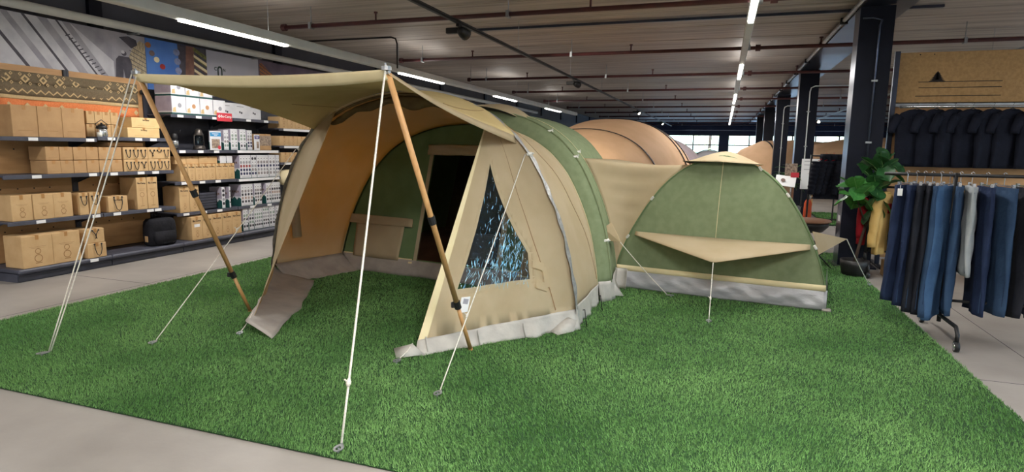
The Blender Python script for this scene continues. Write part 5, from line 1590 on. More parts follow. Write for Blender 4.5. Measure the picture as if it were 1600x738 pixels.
# 1: grey photograph: tracks, a person from behind, straw
p = poster('grey photo wall poster of a person from behind beside tracks and straw', 4.6, 6.86, 'print_grey')
flat(p, [(-1.13, 0.0), (0.62, 0.0), (0.62, 0.3), (0.05, 0.78), (-1.13, 0.78)], 'print_pale', 'pale_ground')
for k, (y, w_, m) in enumerate([(-0.75, 0.05, 'print_dark'), (-0.52, 0.09, 'print_grey'), (-0.28, 0.04, 'print_dark'), (-0.1, 0.12, 'print_grey'), (0.12, 0.03, 'print_dark'), (0.2, 0.10, 'print_grey')]):
    flat(p, [(y - 0.25, 0.78), (y + 0.42, 0.0), (y + 0.42 + w_, 0.0), (y - 0.25 + w_, 0.78)], m, 'rail', 0.0015 + 0.0001 * k)
for k in range(12):
    y = -0.02 + k * 0.04; zz = 0.58 - k * 0.046
    flat(p, [(y, zz), (y + 0.06, zz + 0.03), (y + 0.066, zz + 0.015), (y + 0.006, zz - 0.015)], 'print_dark', 'sleeper', 0.0024)
flat(p, [(0.45, 0.5), (0.95, 0.78), (0.15, 0.78)], 'print_grey', 'grey_slope', 0.0026)
flat(p, [(0.86, 0.1), (1.12, 0.1), (1.12, 0.66), (1.04, 0.7), (0.98, 0.64), (0.9, 0.52), (0.86, 0.42), (0.88, 0.28)], 'print_straw', 'straw', 0.003)
for k in range(7):
    flat(p, [(0.87, 0.16 + k * 0.07), (1.12, 0.05 + k * 0.07), (1.12, 0.06 + k * 0.07), (0.87, 0.172 + k * 0.07)], 'print_dark', 'straw_line', 0.0034)
flat(p, [(0.62, 0.0), (0.72, 0.0), (0.76, 0.2), (0.78, 0.05), (0.9, 0.05), (0.89, 0.32), (0.86, 0.4), (0.70, 0.4), (0.655, 0.34)], 'print_dark', 'person_silhouette', 0.004)
disc(p, 0.78, 0.45, 0.04, 'print_dark', 'head', 0.0045)
disc(p, 0.765, 0.47, 0.028, 'print_pale', 'cap', 0.005)
flat(p, [(0.72, 0.7), (0.9, 0.55), (1.0, 0.62), (0.98, 0.7), (0.86, 0.74)], 'print_dark', 'dark_barrel', 0.0048)
# 2: blue photo with beads and a terrace
p = poster('blue photo wall poster with coloured balls and wooden steps', 6.86, 7.97, 'sky_blue_print')
flat(p, [(0.05, 0.0), (0.555, 0.0), (0.555, 0.78), (0.0, 0.78)], 'print_dark', 'dark_window')
for k in range(3):
    disc(p, -0.02 + 0.01 * k, 0.62 - 0.16 * k, 0.06, 'print_glassy', 'bottle_end', 0.002)
flat(p, [(0.1, 0.0), (0.26, 0.0), (0.32, 0.78), (0.16, 0.78)], 'print_wood', 'post', 0.003)
for k in range(6):
    zz = 0.72 - k * 0.13
    flat(p, [(0.30, zz), (0.555, zz - 0.13), (0.555, zz - 0.075), (0.30, zz + 0.05)], 'print_cream' if k else 'print_moss', 'step', 0.0035)
    flat(p, [(0.30, zz - 0.02), (0.555, zz - 0.155), (0.555, zz - 0.13), (0.30, zz)], 'print_wood' if k > 1 else 'print_moss', 'step_front', 0.0036)
for (y, zz, m) in ((-0.51, 0.66, 'print_orange'), (-0.455, 0.53, 'print_ball'), (-0.38, 0.435, 'print_cream'), (-0.285, 0.33, 'print_red')):
    disc(p, y, zz, 0.048, m, 'ball', 0.004)
# 3: white banner with a dark emblem and small letters
p = poster('plain white wall banner with a dark green emblem', 7.97, 9.15, 'banner_white')
def archshape(t, cy, z0, r_, w_, m):
    b = MB(); n = 14
    for k in range(n):
        a, c = PI * k / n, PI * (k + 1) / n
        b.add([(0.0015, cy + r_ * math.cos(a), z0 + r_ * math.sin(a)), (0.0015, cy + r_ * math.cos(c), z0 + r_ * math.sin(c)), (0.0015, cy + (r_ - w_) * math.cos(c), z0 + (r_ - w_) * math.sin(c)), (0.0015, cy + (r_ - w_) * math.cos(a), z0 + (r_ - w_) * math.sin(a))], [(0, 1, 2, 3)])
    b.box(0.001, 0.0015, cy - r_, cy - r_ + w_, z0 - 0.1, z0); b.box(0.001, 0.0015, cy + r_ - w_, cy + r_, z0 - 0.1, z0)
    b.build('emblem', M[m], t)
archshape(p, -0.318, 0.575, 0.055, 0.03, 'logo_green')
put(textmesh('C', 0.08, M['logo_green'], 0.002), 'lettering', p, (0.0015, -0.41, 0.575), FACE_X)
put(textmesh('N', 0.07, M['logo_green'], 0.002), 'lettering', p, (0.0015, -0.225, 0.572), FACE_X)
# 4: dusk photo
p = poster('dusky purple photo wall poster partly behind the tent awning', 9.15, 11.2, 'print_dusk')
flat(p, [(-1.0, 0.2), (-1.0, 0.7), (-0.95, 0.72), (-0.5, 0.38), (-0.2, 0.2)], 'print_orange', 'glow')
for k in range(4):
    flat(p, [(-1.0, 0.45 + k * 0.08), (-0.5 + k * 0.02, 0.3 + k * 0.03), (-0.5 + k * 0.02, 0.31 + k * 0.03), (-1.0, 0.47 + k * 0.08)], 'print_dark', 'branch', 0.002)
#==PART4==
# ------------------------------------------------------------------ tents further back in the hall
def bgtent(name, label, loc, rz, rings, m, hoops, hoopm='hoop_black', half=26, ends=True):
    t = thing(name, label, 'tent', loc, rz)
    def rp(s, i):
        w0, hw_, hz_ = rings[i]
        u, z = arch(s, hw_, hz_)
        return Vector((u, w0, max(z, 0.0)))
    def fn(s, v):
        x = v * (len(rings) - 1); i = min(int(x), len(rings) - 2)
        return rp(s, i).lerp(rp(s, i + 1), x - i)
    b = MB(); b.grid(fn, 56, (len(rings) - 1) * 4); b.build('canvas_shell', M[m], t, True, thick=0.003)
    for i in hoops:
        w0, hw_, hz_ = rings[i]
        b = MB()
        def hp(s, v, w0=w0, hw_=hw_, hz_=hz_):
            u, z = arch(s, hw_ + 0.012, hz_ + 0.012)
            return Vector((u, w0 - 0.03 + 0.06 * v, z))
        b.grid(hp, 56, 1); b.build('pole_sleeve', M[hoopm], t, True, thick=0.01)
    if ends:
        for i, nm in ((0, 'front_panel'), (len(rings) - 1, 'rear_panel')):
            c = MB(); c.add([rp(k / 40, i) for k in range(41)], [tuple(range(41))]); c.build(nm, M[m], t)
    b = MB()
    for s in (0.0, 1.0):
        b.grid(lambda q, v, s=s: fn(s, q) + Vector(((0.03 if s else -0.03) * v, 0, 0.12 * (1 - v))), 12, 1)
    b.build('sod_cloth', M['sod_outer'], t, True)
    return t
bgtent('tunnel_tent', 'tan tunnel tent with black pole sleeves rising behind the green tent', (-2.55, 11.0, 0), R(-9),
       [(-1.2, 1.15, 0.9), (-0.4, 1.55, 1.7), (0.35, 1.75, 1.93), (1.5, 1.8, 2.17), (2.1, 1.85, 2.2), (2.5, 1.85, 2.16), (2.75, 1.86, 2.1)], 'tan_tent', (2, 4, 5))
bgtent('tunnel_tent', 'mauve grey tent end just right of the tan tunnel tent', (-2.15, 14.4, 0), R(-9), [(0, 1.85, 2.0), (1.4, 1.9, 1.95), (2.4, 1.6, 1.3)], 'mauve_tent', (0,))
bgtent('tunnel_tent', 'tan tunnel tent with black hoops beyond the annex, partly behind the columns', (0.74, 24.4, 0), R(-71),
       [(-0.6, 1.0, 1.1), (0.0, 1.4, 1.68), (0.66, 1.56, 1.97), (1.8, 1.63, 2.0), (3.0, 1.63, 1.95), (4.3, 1.6, 1.86), (5.3, 1.5, 1.5)], 'tan_tent', (2, 3, 4))
bgtent('dome_tent', 'small grey dome tent peeking over the annex vent cap', (-0.45, 17.5, 0), R(-20), [(-0.8, 0.4, 0.6), (-0.3, 0.7, 1.3), (0.2, 0.8, 1.58), (0.8, 0.75, 1.4), (1.3, 0.4, 0.6)], 'grey_tent', (2,))
# brown canopy tent seen between the two nearest columns
t = thing('canopy_tent', 'brown open canopy tent beyond the dark jackets', 'tent', (4.45, 21, 0), R(-4))
def cano(s, v):
    x = lerp(-1.9, 2.6, s); y = lerp(-1.3, 1.3, v)
    return Vector((x, y, 1.95 + 0.1 * math.sin(s * 5) - 0.34 * (2 * v - 1) ** 2 - 0.18 * (2 * s - 1) ** 2))
b = MB(); b.grid(cano, 24, 12); b.build('roof', M['tan_dark'], t, True, thick=0.01)
b = MB(); b.grid(lambda s, v: cano(s, 0) + Vector((0, 0, -0.16 * v - 0.12 * math.sin(PI * s) * v)), 24, 2); b.build('valance', M['tan_dark'], t, True, thick=0.005)
for (sx, sy) in ((0.02, 0.02), (0.98, 0.02), (0.02, 0.98), (0.98, 0.98)):
    p = cano(sx, sy); b = MB(); b.tube([(p.x, p.y, 0), (p.x, p.y, p.z)], 0.02, 7); b.build('leg', M['pole_wood'], t, True)

# ------------------------------------------------------------------ clothing on the right
def hanger(parent, w_=0.4, m='black_plastic'):
    b = MB(); b.tube([(-w_ / 2, 0, -0.09), (0, 0, -0.02), (w_ / 2, 0, -0.09)], 0.006, 6); b.tube([(0, 0, -0.02), (0, 0, 0.02), (0.015, 0, 0.04), (0, 0, 0.055), (-0.012, 0, 0.045)], 0.003, 5)
    return b.build('hanger', M[m], parent, True)
def rack(label, loc, rz, L, H, foot=0.5, m='black_plastic'):
    t = thing('clothes_rack', label, 'rack', loc, rz)
    b = MB(); b.tube([(-L / 2, 0, H), (L / 2, 0, H)], 0.014, 8); b.build('rail', M[m], t, True)
    for s in (-1, 1):
        b = MB(); b.tube([(s * L / 2, 0, 0.13), (s * L / 2, 0, H + 0.02)], 0.017, 8); b.build('upright', M[m], t, True)
        b = MB(); b.tube([(s * L / 2, -foot, 0.075), (s * L / 2, -foot, 0.14), (s * L / 2, -foot + 0.05, 0.19), (s * L / 2, foot - 0.05, 0.19), (s * L / 2, foot, 0.14), (s * L / 2, foot, 0.075)], 0.016, 8); b.build('foot', M[m], t, True)
        b = MB(); b.tube([(s * (L / 2 - 0.0), 0, 0.19), (s * (L / 2), 0, 0.3)], 0.02, 8); b.build('socket', M[m], t, True)
        for sy in (-foot, foot):
            b = MB(); Mx = Matrix.Translation((s * L / 2 - 0.017, sy, 0.042)) @ Matrix.Rotation(PI / 2, 4, 'Y')
            b.lathe([(0.02, 0), (0.042, 0.002), (0.042, 0.032), (0.02, 0.034)], 16, M=Mx)
            wh_ = b.build('caster_wheel', M['black_plastic'], t, True)
            b = MB(); b.lathe([(0.0, -0.003), (0.03, -0.002), (0.03, 0.036), (0.0, 0.037)], 14, M=Mx, cap=False); b.build('hub', M['chrome'], wh_, True)
    b = MB(); b.tube([(-L / 2, 0, 0.32), (L / 2, 0, 0.32)], 0.012, 8); b.build('lower_bar', M[m], t, True)
    return t
# jeans on clip hangers, seen edge on along a rail that runs to the right
RY, RZ_ = 6.0, 1.385
rack('black wheeled rack carrying the row of jeans at the right edge', (2.6, RY, 0), 0, 1.52, RZ_, 0.45)
b = MB(); b.tube([(-1.28, 0, RZ_), (-0.76, 0, RZ_)], 0.014, 8); b.build('rail', M['black_plastic'], [q for q in bpy.data.objects if q.get('label', '').startswith('black wheeled rack carrying')][0], True)
def jeans(x, label, m, length, wd=0.42, rz=0.0, dy=0.0):
    t = thing('jeans', label, 'jeans', (x, RY + dy, RZ_), PI / 2 + rz)
    hm = MB(); hm.tube([(-wd * 0.42, 0, -0.075), (wd * 0.42, 0, -0.075)], 0.006, 6); hm.tube([(0, 0, -0.075), (0, 0, 0.0), (0, 0.012, 0.022), (0, 0, 0.03), (0, -0.014, 0.018)], 0.0035, 5)
    for s in (-0.36, 0.36):
        hm.box(s * wd - 0.014, s * wd + 0.014, -0.01, 0.01, -0.11, -0.06)
    hm.build('clip_hanger', M['chrome'], t)
    sd = x * 7.1
    def ring(v):
        z = -0.09 - length * v
        half = wd / 2 * (1 + 0.05 * math.sin(v * 3) + 0.10 * v)
        th_ = 0.022 + 0.012 * math.sin(PI * min(1, v * 1.3)) + 0.01 * v
        out = []
        for k in range(24):
            a = 2 * PI * k / 24
            cx, cy = math.cos(a), math.sin(a)
            fold = 0.014 * math.sin(cx * 7 + v * 3 + sd) * v + 0.008 * math.sin(cx * 13 + v * 9 + sd)
            out.append((half * (abs(cx) ** 0.7) * (1 if cx > 0 else -1), th_ * (abs(cy) ** 0.8) * (1 if cy > 0 else -1) + fold, z + 0.02 * math.sin(cx * 2 + sd) * v))
        return out
    b = MB(); b.loft([ring(v) for v in np.linspace(0, 1, 18)]); b.build('denim_legs', M[m], t, True)
    def wb(v):
        return [(p[0] * 1.01, p[1] * 1.15, -0.088 - 0.04 * v) for p in ring(0.0)]
    b = MB(); b.loft([wb(0), wb(1)]); b.build('waistband', M[m], t)
    b = MB(); b.tube([(-wd / 2 * 0.98, 0.0, -0.13), (-wd / 2 * 1.04, 0.0, -0.09 - length * 0.97)], 0.003, 4); b.build('side_seam', M['denim_mid' if m != 'denim_mid' else 'denim_navy'], t)
    return t
JN = [(1.49, 'denim_navy', 0.99, 0.40, -0.62, 'navy jeans at the left end of the rail, whole leg in view'), (1.56, 'denim_navy', 1.02, 0.40, -0.50, 'second navy jeans on the rail, tucked behind the first'),
      (1.62, 'denim_black', 1.06, 0.42, -0.42, 'black jeans, third on the rail'), (1.68, 'denim_black', 1.07, 0.42, -0.36, 'black jeans, fourth on the rail, before the blue pairs'),
      (1.735, 'denim_mid', 1.08, 0.42, -0.42, 'teal blue jeans, first of the blue pairs on the rail'), (1.80, 'denim_blue', 1.10, 0.46, -0.60, 'bright blue jeans hanging lowest on the rail'),
      (1.88, 'denim_mid', 1.05, 0.42, -0.3, 'mid blue jeans right of the bright blue pair'), (1.96, 'denim_pale', 0.72, 0.42, -0.2, 'pale grey short jeans right of the blue pairs'),
      (2.06, 'denim_navy', 1.05, 0.42, -0.1, 'navy jeans past the pale grey pair'), (2.18, 'denim_mid', 1.05, 0.42, 0.05, 'mid blue jeans, third from the right end of the rail'),
      (2.32, 'denim_black', 1.05, 0.42, -0.05, 'black jeans, second from the right end of the rail'), (2.48, 'denim_navy', 1.05, 0.42, 0.04, 'navy jeans at the right end of the rail')]
for i, (x, m, ln_, wd, rz, lab) in enumerate(JN):
    jeans(x, lab, m, ln_, wd, rz, random.uniform(-0.015, 0.015))
o = MB(); o.box(-0.018, 0.018, -0.002, 0.002, -0.06, 0, ch=0.0008); o.tube([(0, 0, 0), (0, 0, 0.03)], 0.0015, 4)
tag(o.build('price_label', M['paper'], None, loc=(1.40, RY - 0.2, 1.27)), 'white paper price label hanging from the leftmost jeans', 'label')

# display board with T-shirts
BY = 9.6
t = thing('display_board', 'brown display board on a steel frame with a small tree mark', 'display', (3.52, BY, 0))
b = MB(); b.box(-1.37, 1.4, -0.012, 0.012, 2.24, 2.89, ch=0.003); b.build('upper_board', M['board'], t)
b = MB(); b.box(-1.37, 1.4, 0.02, 0.04, 0.12, 2.18, ch=0.003); b.build('lower_board', M['plywood'], t)
for x in (-1.4, 1.42):
    b = MB(); b.box(x - 0.03, x + 0.03, -0.03, 0.03, 0, 2.91, ch=0.004); b.build('post', M['beam_steel'], t)
    b = MB(); b.box(x - 0.03, x + 0.03, -0.35, 0.35, 0, 0.03, ch=0.004); b.build('foot', M['black_steel'], t)
b = MB(); b.box(-1.4, 1.42, -0.02, 0.02, 2.185, 2.225); b.build('crossbar', M['galv'], t)
b = MB(); b.tube([(-1.36, -0.2, 2.17), (1.38, -0.2, 2.17)], 0.016, 8)
for x in (-1.3, 1.3):
    b.tube([(x, -0.2, 2.17), (x, 0.0, 2.17)], 0.012, 6)
b.build('garment_rail', M['chrome'], t, True)
b = MB()
for k in range(2):
    b.lathe([(0.008, 0), (0.008, 0.004)], 8, M=Matrix.Translation((-1.14 + k * 0.16, -0.012, 2.86)) @ Matrix.Rotation(PI / 2, 4, 'X'))
b.build('bolt', M['ink'], t)
b = MB()
for (x0, x1, zz) in ((-1.13, -0.2, 2.502), (-1.12, -0.2, 2.427), (-1.15, -0.2, 2.319)):
    b.box(x0, x1, -0.0145, -0.0125, zz, zz + 0.009)
b.build('printed_line', M['ink'], t)
b = MB()
for k in range(5):
    b.add([(-0.92 - 0.035 - 0.016 * k, -0.0135, 2.60 - k * 0.022), (-0.92 + 0.035 + 0.016 * k, -0.0135, 2.60 - k * 0.022), (-0.92, -0.0135, 2.645 - k * 0.022)], [(0, 1, 2)])
b.box(-0.927, -0.913, -0.0145, -0.0125, 2.507, 2.53)
b.build('tree_mark', M['ink'], t)
def tee(x, label, m, dy=0.0, rz=0.0, name='t_shirt', ln_=0.72, sl=0.22, z=2.17, y=BY - 0.2, cat='shirt', wd=0.46, nseg=14):
    t = thing(name, label, cat, (x, y + dy, z), rz)
    hanger(t, wd * 0.85)
    sd = x * 5.3
    def ring(v):
        if v < 0.12:
            half = lerp(0.08, wd / 2, (v / 0.12) ** 0.8); zz = lerp(-0.035, -0.10, v / 0.12)
        else:
            half = wd / 2 * (1 + 0.04 * math.sin(v * 5)); zz = lerp(-0.10, -ln_, (v - 0.12) / 0.88)
        th_ = 0.035 + 0.03 * math.sin(PI * min(1, v * 1.1)) + 0.012 * v
        out = []
        for k in range(24):
            a = 2 * PI * k / 24; cx, cy = math.cos(a), math.sin(a)
            fold = 0.016 * math.sin(cx * 8 + sd + v * 2) * v
            out.append((half * (abs(cx) ** 0.7) * (1 if cx > 0 else -1), th_ * (abs(cy) ** 0.8) * (1 if cy > 0 else -1) + fold, zz))
        return out
    b = MB(); b.loft([ring(v) for v in np.linspace(0, 1, nseg)]); b.build('body', M[m], t, True)
    for s in (-1, 1):
        b = MB()
        p0, p1 = Vector((s * wd * 0.44, 0, -0.12)), Vector((s * (wd * 0.5 + 0.06), 0.01, -0.12 - sl))
        n = 6 if sl < 0.3 else 9
        rr = [0.062 - 0.016 * (k / (n - 1)) for k in range(n)]
        b.tube([p0.lerp(p1, k / (n - 1)) + Vector((0.02 * s * math.sin(PI * k / (n - 1)), 0.006 * math.sin(k * 2.2), 0)) for k in range(n)], rr, 10); b.build('sleeve', M[m], t, True)
    b = MB(); b.tube([(0.075 * math.cos(a), 0.045 * math.sin(a), -0.045) for a in np.linspace(0, 2 * PI, 13)[:-1]], 0.009, 5, closed=True); b.build('collar', M[m], t, True)
    return t
for i, (x, rz) in enumerate([(2.36, 1.0), (2.58, 1.25), (2.78, 1.3), (2.98, 1.2), (3.2, 1.3), (3.4, 1.25), (3.65, 1.3)]):
    tee(x, ['black T-shirt at the left end of the board rail', 'second black T-shirt from the left on the board rail', 'third black T-shirt on the board rail', 'fourth black T-shirt on the board rail',
            'fifth black T-shirt on the board rail', 'sixth black T-shirt on the board rail', 'last black T-shirt on the board rail at the right'][i], 'tee_black', rz=rz - 0.75, ln_=0.78)
# coats behind the plant
RX2 = 2.15
rk = rack('black rack with the red and yellow jackets behind the jeans', (2.5, 8.75, 0), 0.0, 1.4, 1.14, 0.24)
tee(1.95, 'yellow jacket with a red chest badge hanging beside the jeans', 'yellow_cloth', y=8.72, z=1.12, name='jacket', cat='jacket', ln_=0.82, sl=0.6, wd=0.40, rz=1.0)
b = MB(); b.box(-0.05, 0.05, -0.004, 0.004, -0.06, 0.06, ch=0.002)
o = b.build('chest_badge', M['red_cloth'], [q for q in bpy.data.objects if q.get('label', '').startswith('yellow jacket')][0], loc=(-0.03, -0.075, -0.24))
tee(1.78, 'red jacket behind the leaves of the potted fig', 'red_cloth', y=8.95, z=1.1, name='jacket', cat='jacket', ln_=0.72, sl=0.5, wd=0.3, rz=1.3)
tee(2.2, 'dark jacket behind the yellow one', 'down_black', y=8.78, z=1.12, name='jacket', cat='jacket', ln_=0.8, sl=0.6, wd=0.44, rz=0.95)
o = MB(); o.box(-0.18, 0.18, -0.16, 0.16, 0, 0.2, ch=0.006); o.box(-0.17, 0.17, -0.012, 0.012, 0.2, 0.201)
tag(o.build('brown_carton', M['card2'], None, loc=(2.2, 8.75, 0.0)), 'brown carton on the floor under the yellow jacket', 'box')
# puffer jackets further back
rack('black wheeled rack of dark puffer jackets between the columns', (2.15, 12.6, 0), R(0), 1.2, 1.5, 0.26)
def puffer(x, y, label, rz, m='down_black', z=1.5):
    t = thing('puffer_jacket', label, 'jacket', (x, y, z), rz)
    hanger(t, 0.4, 'red_cloth')
    def ring(v):
        zz = -0.05 - 0.74 * v
        half = 0.25 * (min(1, 0.32 + v * 5)) * (0.94 + 0.1 * v); th_ = 0.09 * min(1, 0.6 + v * 2)
        k_ = 1 + 0.06 * math.cos(v * 2 * PI * 9)
        return [(half * k_ * (abs(math.cos(a)) ** 0.7) * (1 if math.cos(a) > 0 else -1), th_ * k_ * math.sin(a), zz) for a in np.linspace(0, 2 * PI, 21)[:-1]]
    b = MB(); b.loft([ring(v) for v in np.linspace(0, 1, 46)]); b.build('quilted_body', M[m], t, True)
    for s in (-1, 1):
        n = 34
        b = MB(); b.tube([Vector((s * 0.23, 0, -0.12)).lerp(Vector((s * 0.37, -0.03, -0.70)), k / (n - 1)) for k in range(n)], [(0.085 - 0.02 * k / n) * (1 + 0.09 * math.cos(k / n * 2 * PI * 8)) for k in range(n)], 10); b.build('sleeve', M[m], t, True)
    b = MB(); b.lathe([(0.10, -0.07), (0.11, -0.02), (0.10, 0.035), (0.085, 0.03)], 14, cap=False); b.build('collar', M[m], t, True)
for i, (x, y, rz) in enumerate([(1.80, 12.6, 0.75), (1.92, 12.6, 0.65), (2.06, 12.6, 0.45), (2.22, 12.6, 0.6), (2.38, 12.6, 0.7), (2.55, 12.6, 0.8)]):
    puffer(x, y, ['navy puffer jacket at the left end of the rear rack', 'second dark puffer jacket on the rear rack', 'black puffer jacket in the middle of the rear rack, quilting in view', 'fourth dark puffer jacket on the rear rack',
                  'fifth dark puffer jacket on the rear rack', 'last dark puffer jacket on the rear rack'][i], rz, 'tee_black' if i == 0 else 'down_black')
t = thing('folded_chair', 'orange folded bundle standing on the floor beside the second column', 'chair', (1.66, 13.4, 0))
b = MB(); b.loft([[(0.07 * k * math.cos(a), 0.06 * k * math.sin(a) + sk, z) for a in np.linspace(0, 2 * PI, 13)[:-1]] for (z, k, sk) in ((0.06, 0.6, 0), (0.1, 1.0, 0), (0.3, 1.1, 0.01), (0.55, 1.0, 0.02), (0.62, 0.6, 0.02))]); b.build('fabric', M['orange_cloth'], t, True)
for (x, y) in ((-0.05, -0.04), (0.05, -0.04), (0.0, 0.05)):
    b = MB(); b.tube([(x, y, 0), (x * 0.9, y, 0.1)], 0.012, 6); b.build('leg', M['black_plastic'], t, True)
# white board behind the jackets
t = thing('notice_board', 'white notice board behind the dark jackets', 'board', (2.0, 14.9, 0))
b = MB(); b.box(-0.35, 0.4, -0.012, 0.012, 0.75, 1.42, ch=0.004); b.build('panel', M['paper'], t)
b = MB()
for zz in (1.36, 1.28, 1.18):
    b.box(-0.3, -0.02, -0.0135, -0.0125, zz, zz + 0.012)
b.build('printed_line', M['dot_grey'], t)
for x in (-0.3, 0.35):
    b = MB(); b.box(x - 0.015, x + 0.015, 0.012, 0.04, 0, 1.42); b.box(x - 0.015, x + 0.015, -0.2, 0.24, 0, 0.02); b.build('leg', M['black_plastic'], t)
# round wood-topped fire table
t = thing('fire_table', 'low round wood-topped table with a black bowl between annex and column', 'table', (1.36, 11.0, 0))
b = MB(); b.lathe([(0.0, 0.43), (0.36, 0.43), (0.375, 0.445), (0.36, 0.465), (0.0, 0.465)], 28, cap=False); b.build('table_top', M['table_wood'], t, True)
b = MB(); b.lathe([(0.05, 0.24), (0.25, 0.27), (0.335, 0.36), (0.345, 0.43)], 28); b.build('bowl', M['black_plastic'], t, True)
for a in (0.4, 0.4 + 2 * PI / 3, 0.4 + 4 * PI / 3):
    b = MB(); b.tube([(0.2 * math.cos(a), 0.2 * math.sin(a), 0.27), (0.27 * math.cos(a), 0.27 * math.sin(a), 0.0)], 0.016, 7); b.build('leg', M['black_plastic'], t, True)
t = thing('folding_stool', 'small black framed stool at the foot of the widest column', 'stool', (1.3, 9.15, 0))
b = MB()
for (a, c) in (((-0.17, -0.15, 0), (0.17, -0.15, 0.36)), ((0.17, -0.15, 0), (-0.17, -0.15, 0.36)), ((-0.17, 0.15, 0), (0.17, 0.15, 0.36)), ((0.17, 0.15, 0), (-0.17, 0.15, 0.36))):
    b2 = MB(); b2.tube([a, c], 0.009, 7); b2.build('leg', M['black_plastic'], t, True)
b2 = MB(); b2.grid(lambda s, v: (lerp(-0.18, 0.18, s), lerp(-0.16, 0.16, v), 0.36 - 0.03 * math.sin(PI * s)), 8, 4); b2.build('seat', M['bag_black'], t, True, thick=0.008)
# leaflet stand
t = thing('leaflet_stand', 'wooden stand with a tilted white leaflet holder behind the annex', 'stand', (1.28, 14.2, 0))
for x in (-0.16, 0.16):
    b = MB(); b.box(x - 0.02, x + 0.02, -0.02, 0.02, 0, 0.95, ch=0.003); b.build('post', M['table_wood'], t)
b = MB(); b.box(-0.2, 0.2, -0.01, 0.01, -0.14, 0.14, ch=0.004, M=Matrix.Translation((0, -0.05, 0.95)) @ Matrix.Rotation(R(-40), 4, 'X') @ Matrix.Rotation(R(8), 4, 'Y')); b.build('leaflet_panel', M['paper'], t)
b = MB(); b.lathe([(0.03, 0), (0.045, 0.002)], 14, M=Matrix.Translation((-0.05, -0.07, 0.97)) @ Matrix.Rotation(R(50), 4, 'X'), cap=True); b.build('round_print', M['dot_brown'], t)
b = MB(); b.box(-0.02, 0.22, 0.02, 0.03, 1.06, 1.32, ch=0.003); b.build('photo_card', M['photo_brown'], t)
b = MB(); b.box(0.1, 0.26, -0.005, 0.015, 1.03, 1.13, ch=0.003); b.build('red_card', M['sign_red'], t)

# ------------------------------------------------------------------ plants
def fig_leaf(L, W):
    b = MB()
    def fn(s, v):
        x = 2 * s - 1
        wv = W * (math.sin(PI * min(1, v * 0.96 + 0.03)) ** 0.6) * (0.72 + 0.4 * v)
        return (x * wv, L * v, 0.18 * W * abs(x) ** 1.5 - 0.25 * L * v * v + 0.02 * math.sin(v * 16) * abs(x))
    b.grid(fn, 6, 9)
    return b
_lm = {}
def leafset(parent, centre, n, spread, Lr, m, updir=0.35):
    for k in range(n):
        L = random.uniform(*Lr); key = (m, k % 4)
        if key not in _lm:
            bb = fig_leaf(1.0, random.uniform(0.40, 0.50))
            _lm[key] = bb.mesh('leaf', M[m], True)
            v_ = MB(); v_.tube([(0, 0, 0.004), (0, 0.5, -0.058), (0, 0.97, -0.232)], [0.012, 0.009, 0.004], 4)
            _lm[(m, k % 4, 'v')] = v_.mesh('leaf_vein', M['leaf_vein'])
        a = 2 * PI * k / n + random.uniform(-0.4, 0.4)
        el = random.uniform(0.15, 1.25) if k % 3 else random.uniform(-0.9, -0.2)
        base = Vector(centre) + Vector((math.cos(a) * spread * 0.25, math.sin(a) * spread * 0.25, random.uniform(-spread, spread) * 0.8))
        lf = put(_lm[key], 'leaf', parent, base, (el, random.uniform(-0.5, 0.5), a - PI / 2), (L, L, L))
        put(_lm[(m, k % 4, 'v')], 'leaf_vein', lf)
pl = thing('potted_fig', 'fiddle-leaf fig in a black pot at the foot of the widest column', 'plant', (1.66, 8.62, 0.012))
b = MB(); b.lathe([(0.115, 0), (0.14, 0.02), (0.165, 0.14), (0.17, 0.20), (0.155, 0.20), (0.15, 0.17), (0.0, 0.165)], 22, cap=True); b.build('pot', M['pot_black'], pl, True)
b = MB(); b.tube([(0, 0, 0.16), (0.03, 0, 0.35), (0.08, 0.02, 0.6), (0.15, 0.02, 0.85), (0.17, 0.0, 1.15), (0.2, 0, 1.4)], [0.02, 0.019, 0.017, 0.015, 0.012, 0.008], 8); b.build('stem', M['bark'], pl, True)
b = MB(); b.tube([(0.09, 0.02, 0.62), (0.02, -0.05, 0.8), (-0.06, -0.1, 0.98)], [0.013, 0.01, 0.007], 7); b.build('branch', M['bark'], pl, True)
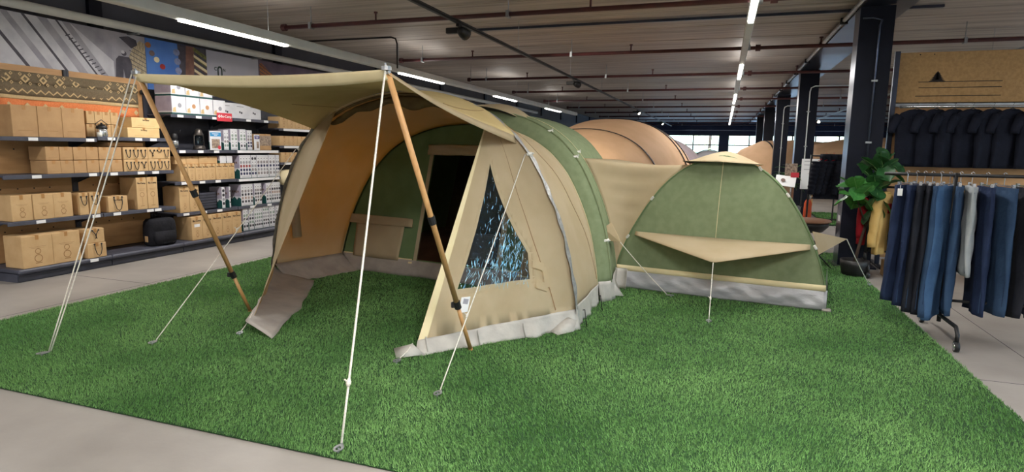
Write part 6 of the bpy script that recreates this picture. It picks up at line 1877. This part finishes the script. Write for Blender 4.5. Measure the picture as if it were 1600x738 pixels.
leafset(pl, (-0.07, -0.12, 1.04), 13, 0.12, (0.2, 0.29), 'leaf')
leafset(pl, (0.16, 0.0, 1.1), 11, 0.14, (0.22, 0.3), 'leaf_dark')
leafset(pl, (0.2, 0.0, 1.36), 13, 0.12, (0.2, 0.3), 'leaf_dark')
leafset(pl, (0.14, 0.0, 0.86), 5, 0.06, (0.16, 0.22), 'leaf_dark')
p2 = thing('potted_palm', 'dark leafy plant in a pot beside the third column', 'plant', (1.5, 15.0, 0))
b = MB(); b.lathe([(0.16, 0), (0.2, 0.02), (0.23, 0.36), (0.21, 0.36), (0.2, 0.3), (0, 0.29)], 18); b.build('pot', M['pot_black'], p2, True)
b = MB(); b.tube([(0, 0, 0.28), (0.02, 0, 0.7), (0.0, 0.02, 1.1)], [0.03, 0.025, 0.015], 7); b.build('stem', M['bark'], p2, True)
fm = MB()
def frond(s, v):
    x = 2 * s - 1
    return (x * 0.035 * math.sin(PI * min(1, v * 0.97 + 0.03)) ** 0.7, v, 0.35 * v - 0.6 * v * v + 0.03 * abs(x))
fm.grid(frond, 3, 9); fm = fm.mesh('leaf', M['leaf_dark'], True)
for k in range(26):
    L = random.uniform(0.35, 0.6)
    put(fm, 'leaf', p2, (0, 0, random.uniform(0.75, 1.15)), (random.uniform(-0.2, 0.9), 0, random.uniform(0, 6.28)), (L * 1.6, L, L))
t = thing('aloe_plant', 'pale pointed plant leaves seen against the far window', 'plant', (-1.35, 17.8, 0))
b = MB(); b.lathe([(0.14, 0), (0.17, 0.02), (0.2, 0.5), (0.17, 0.5)], 16); b.build('pot', M['grey_tent'], t, True)
for (dx, tx, h) in ((-0.05, -0.22, 1.62), (0.06, 0.05, 1.66), (0.0, 0.2, 1.3), (-0.02, -0.1, 1.2)):
    b = MB(); b.tube([(dx, 0, 0.45), (dx * 1.5 + tx * 0.25, 0, 0.45 + (h - 0.45) * 0.55), (tx, 0, h)], [0.03, 0.04, 0.004], 6); b.build('leaf', M['leaf_dark'], t, True)
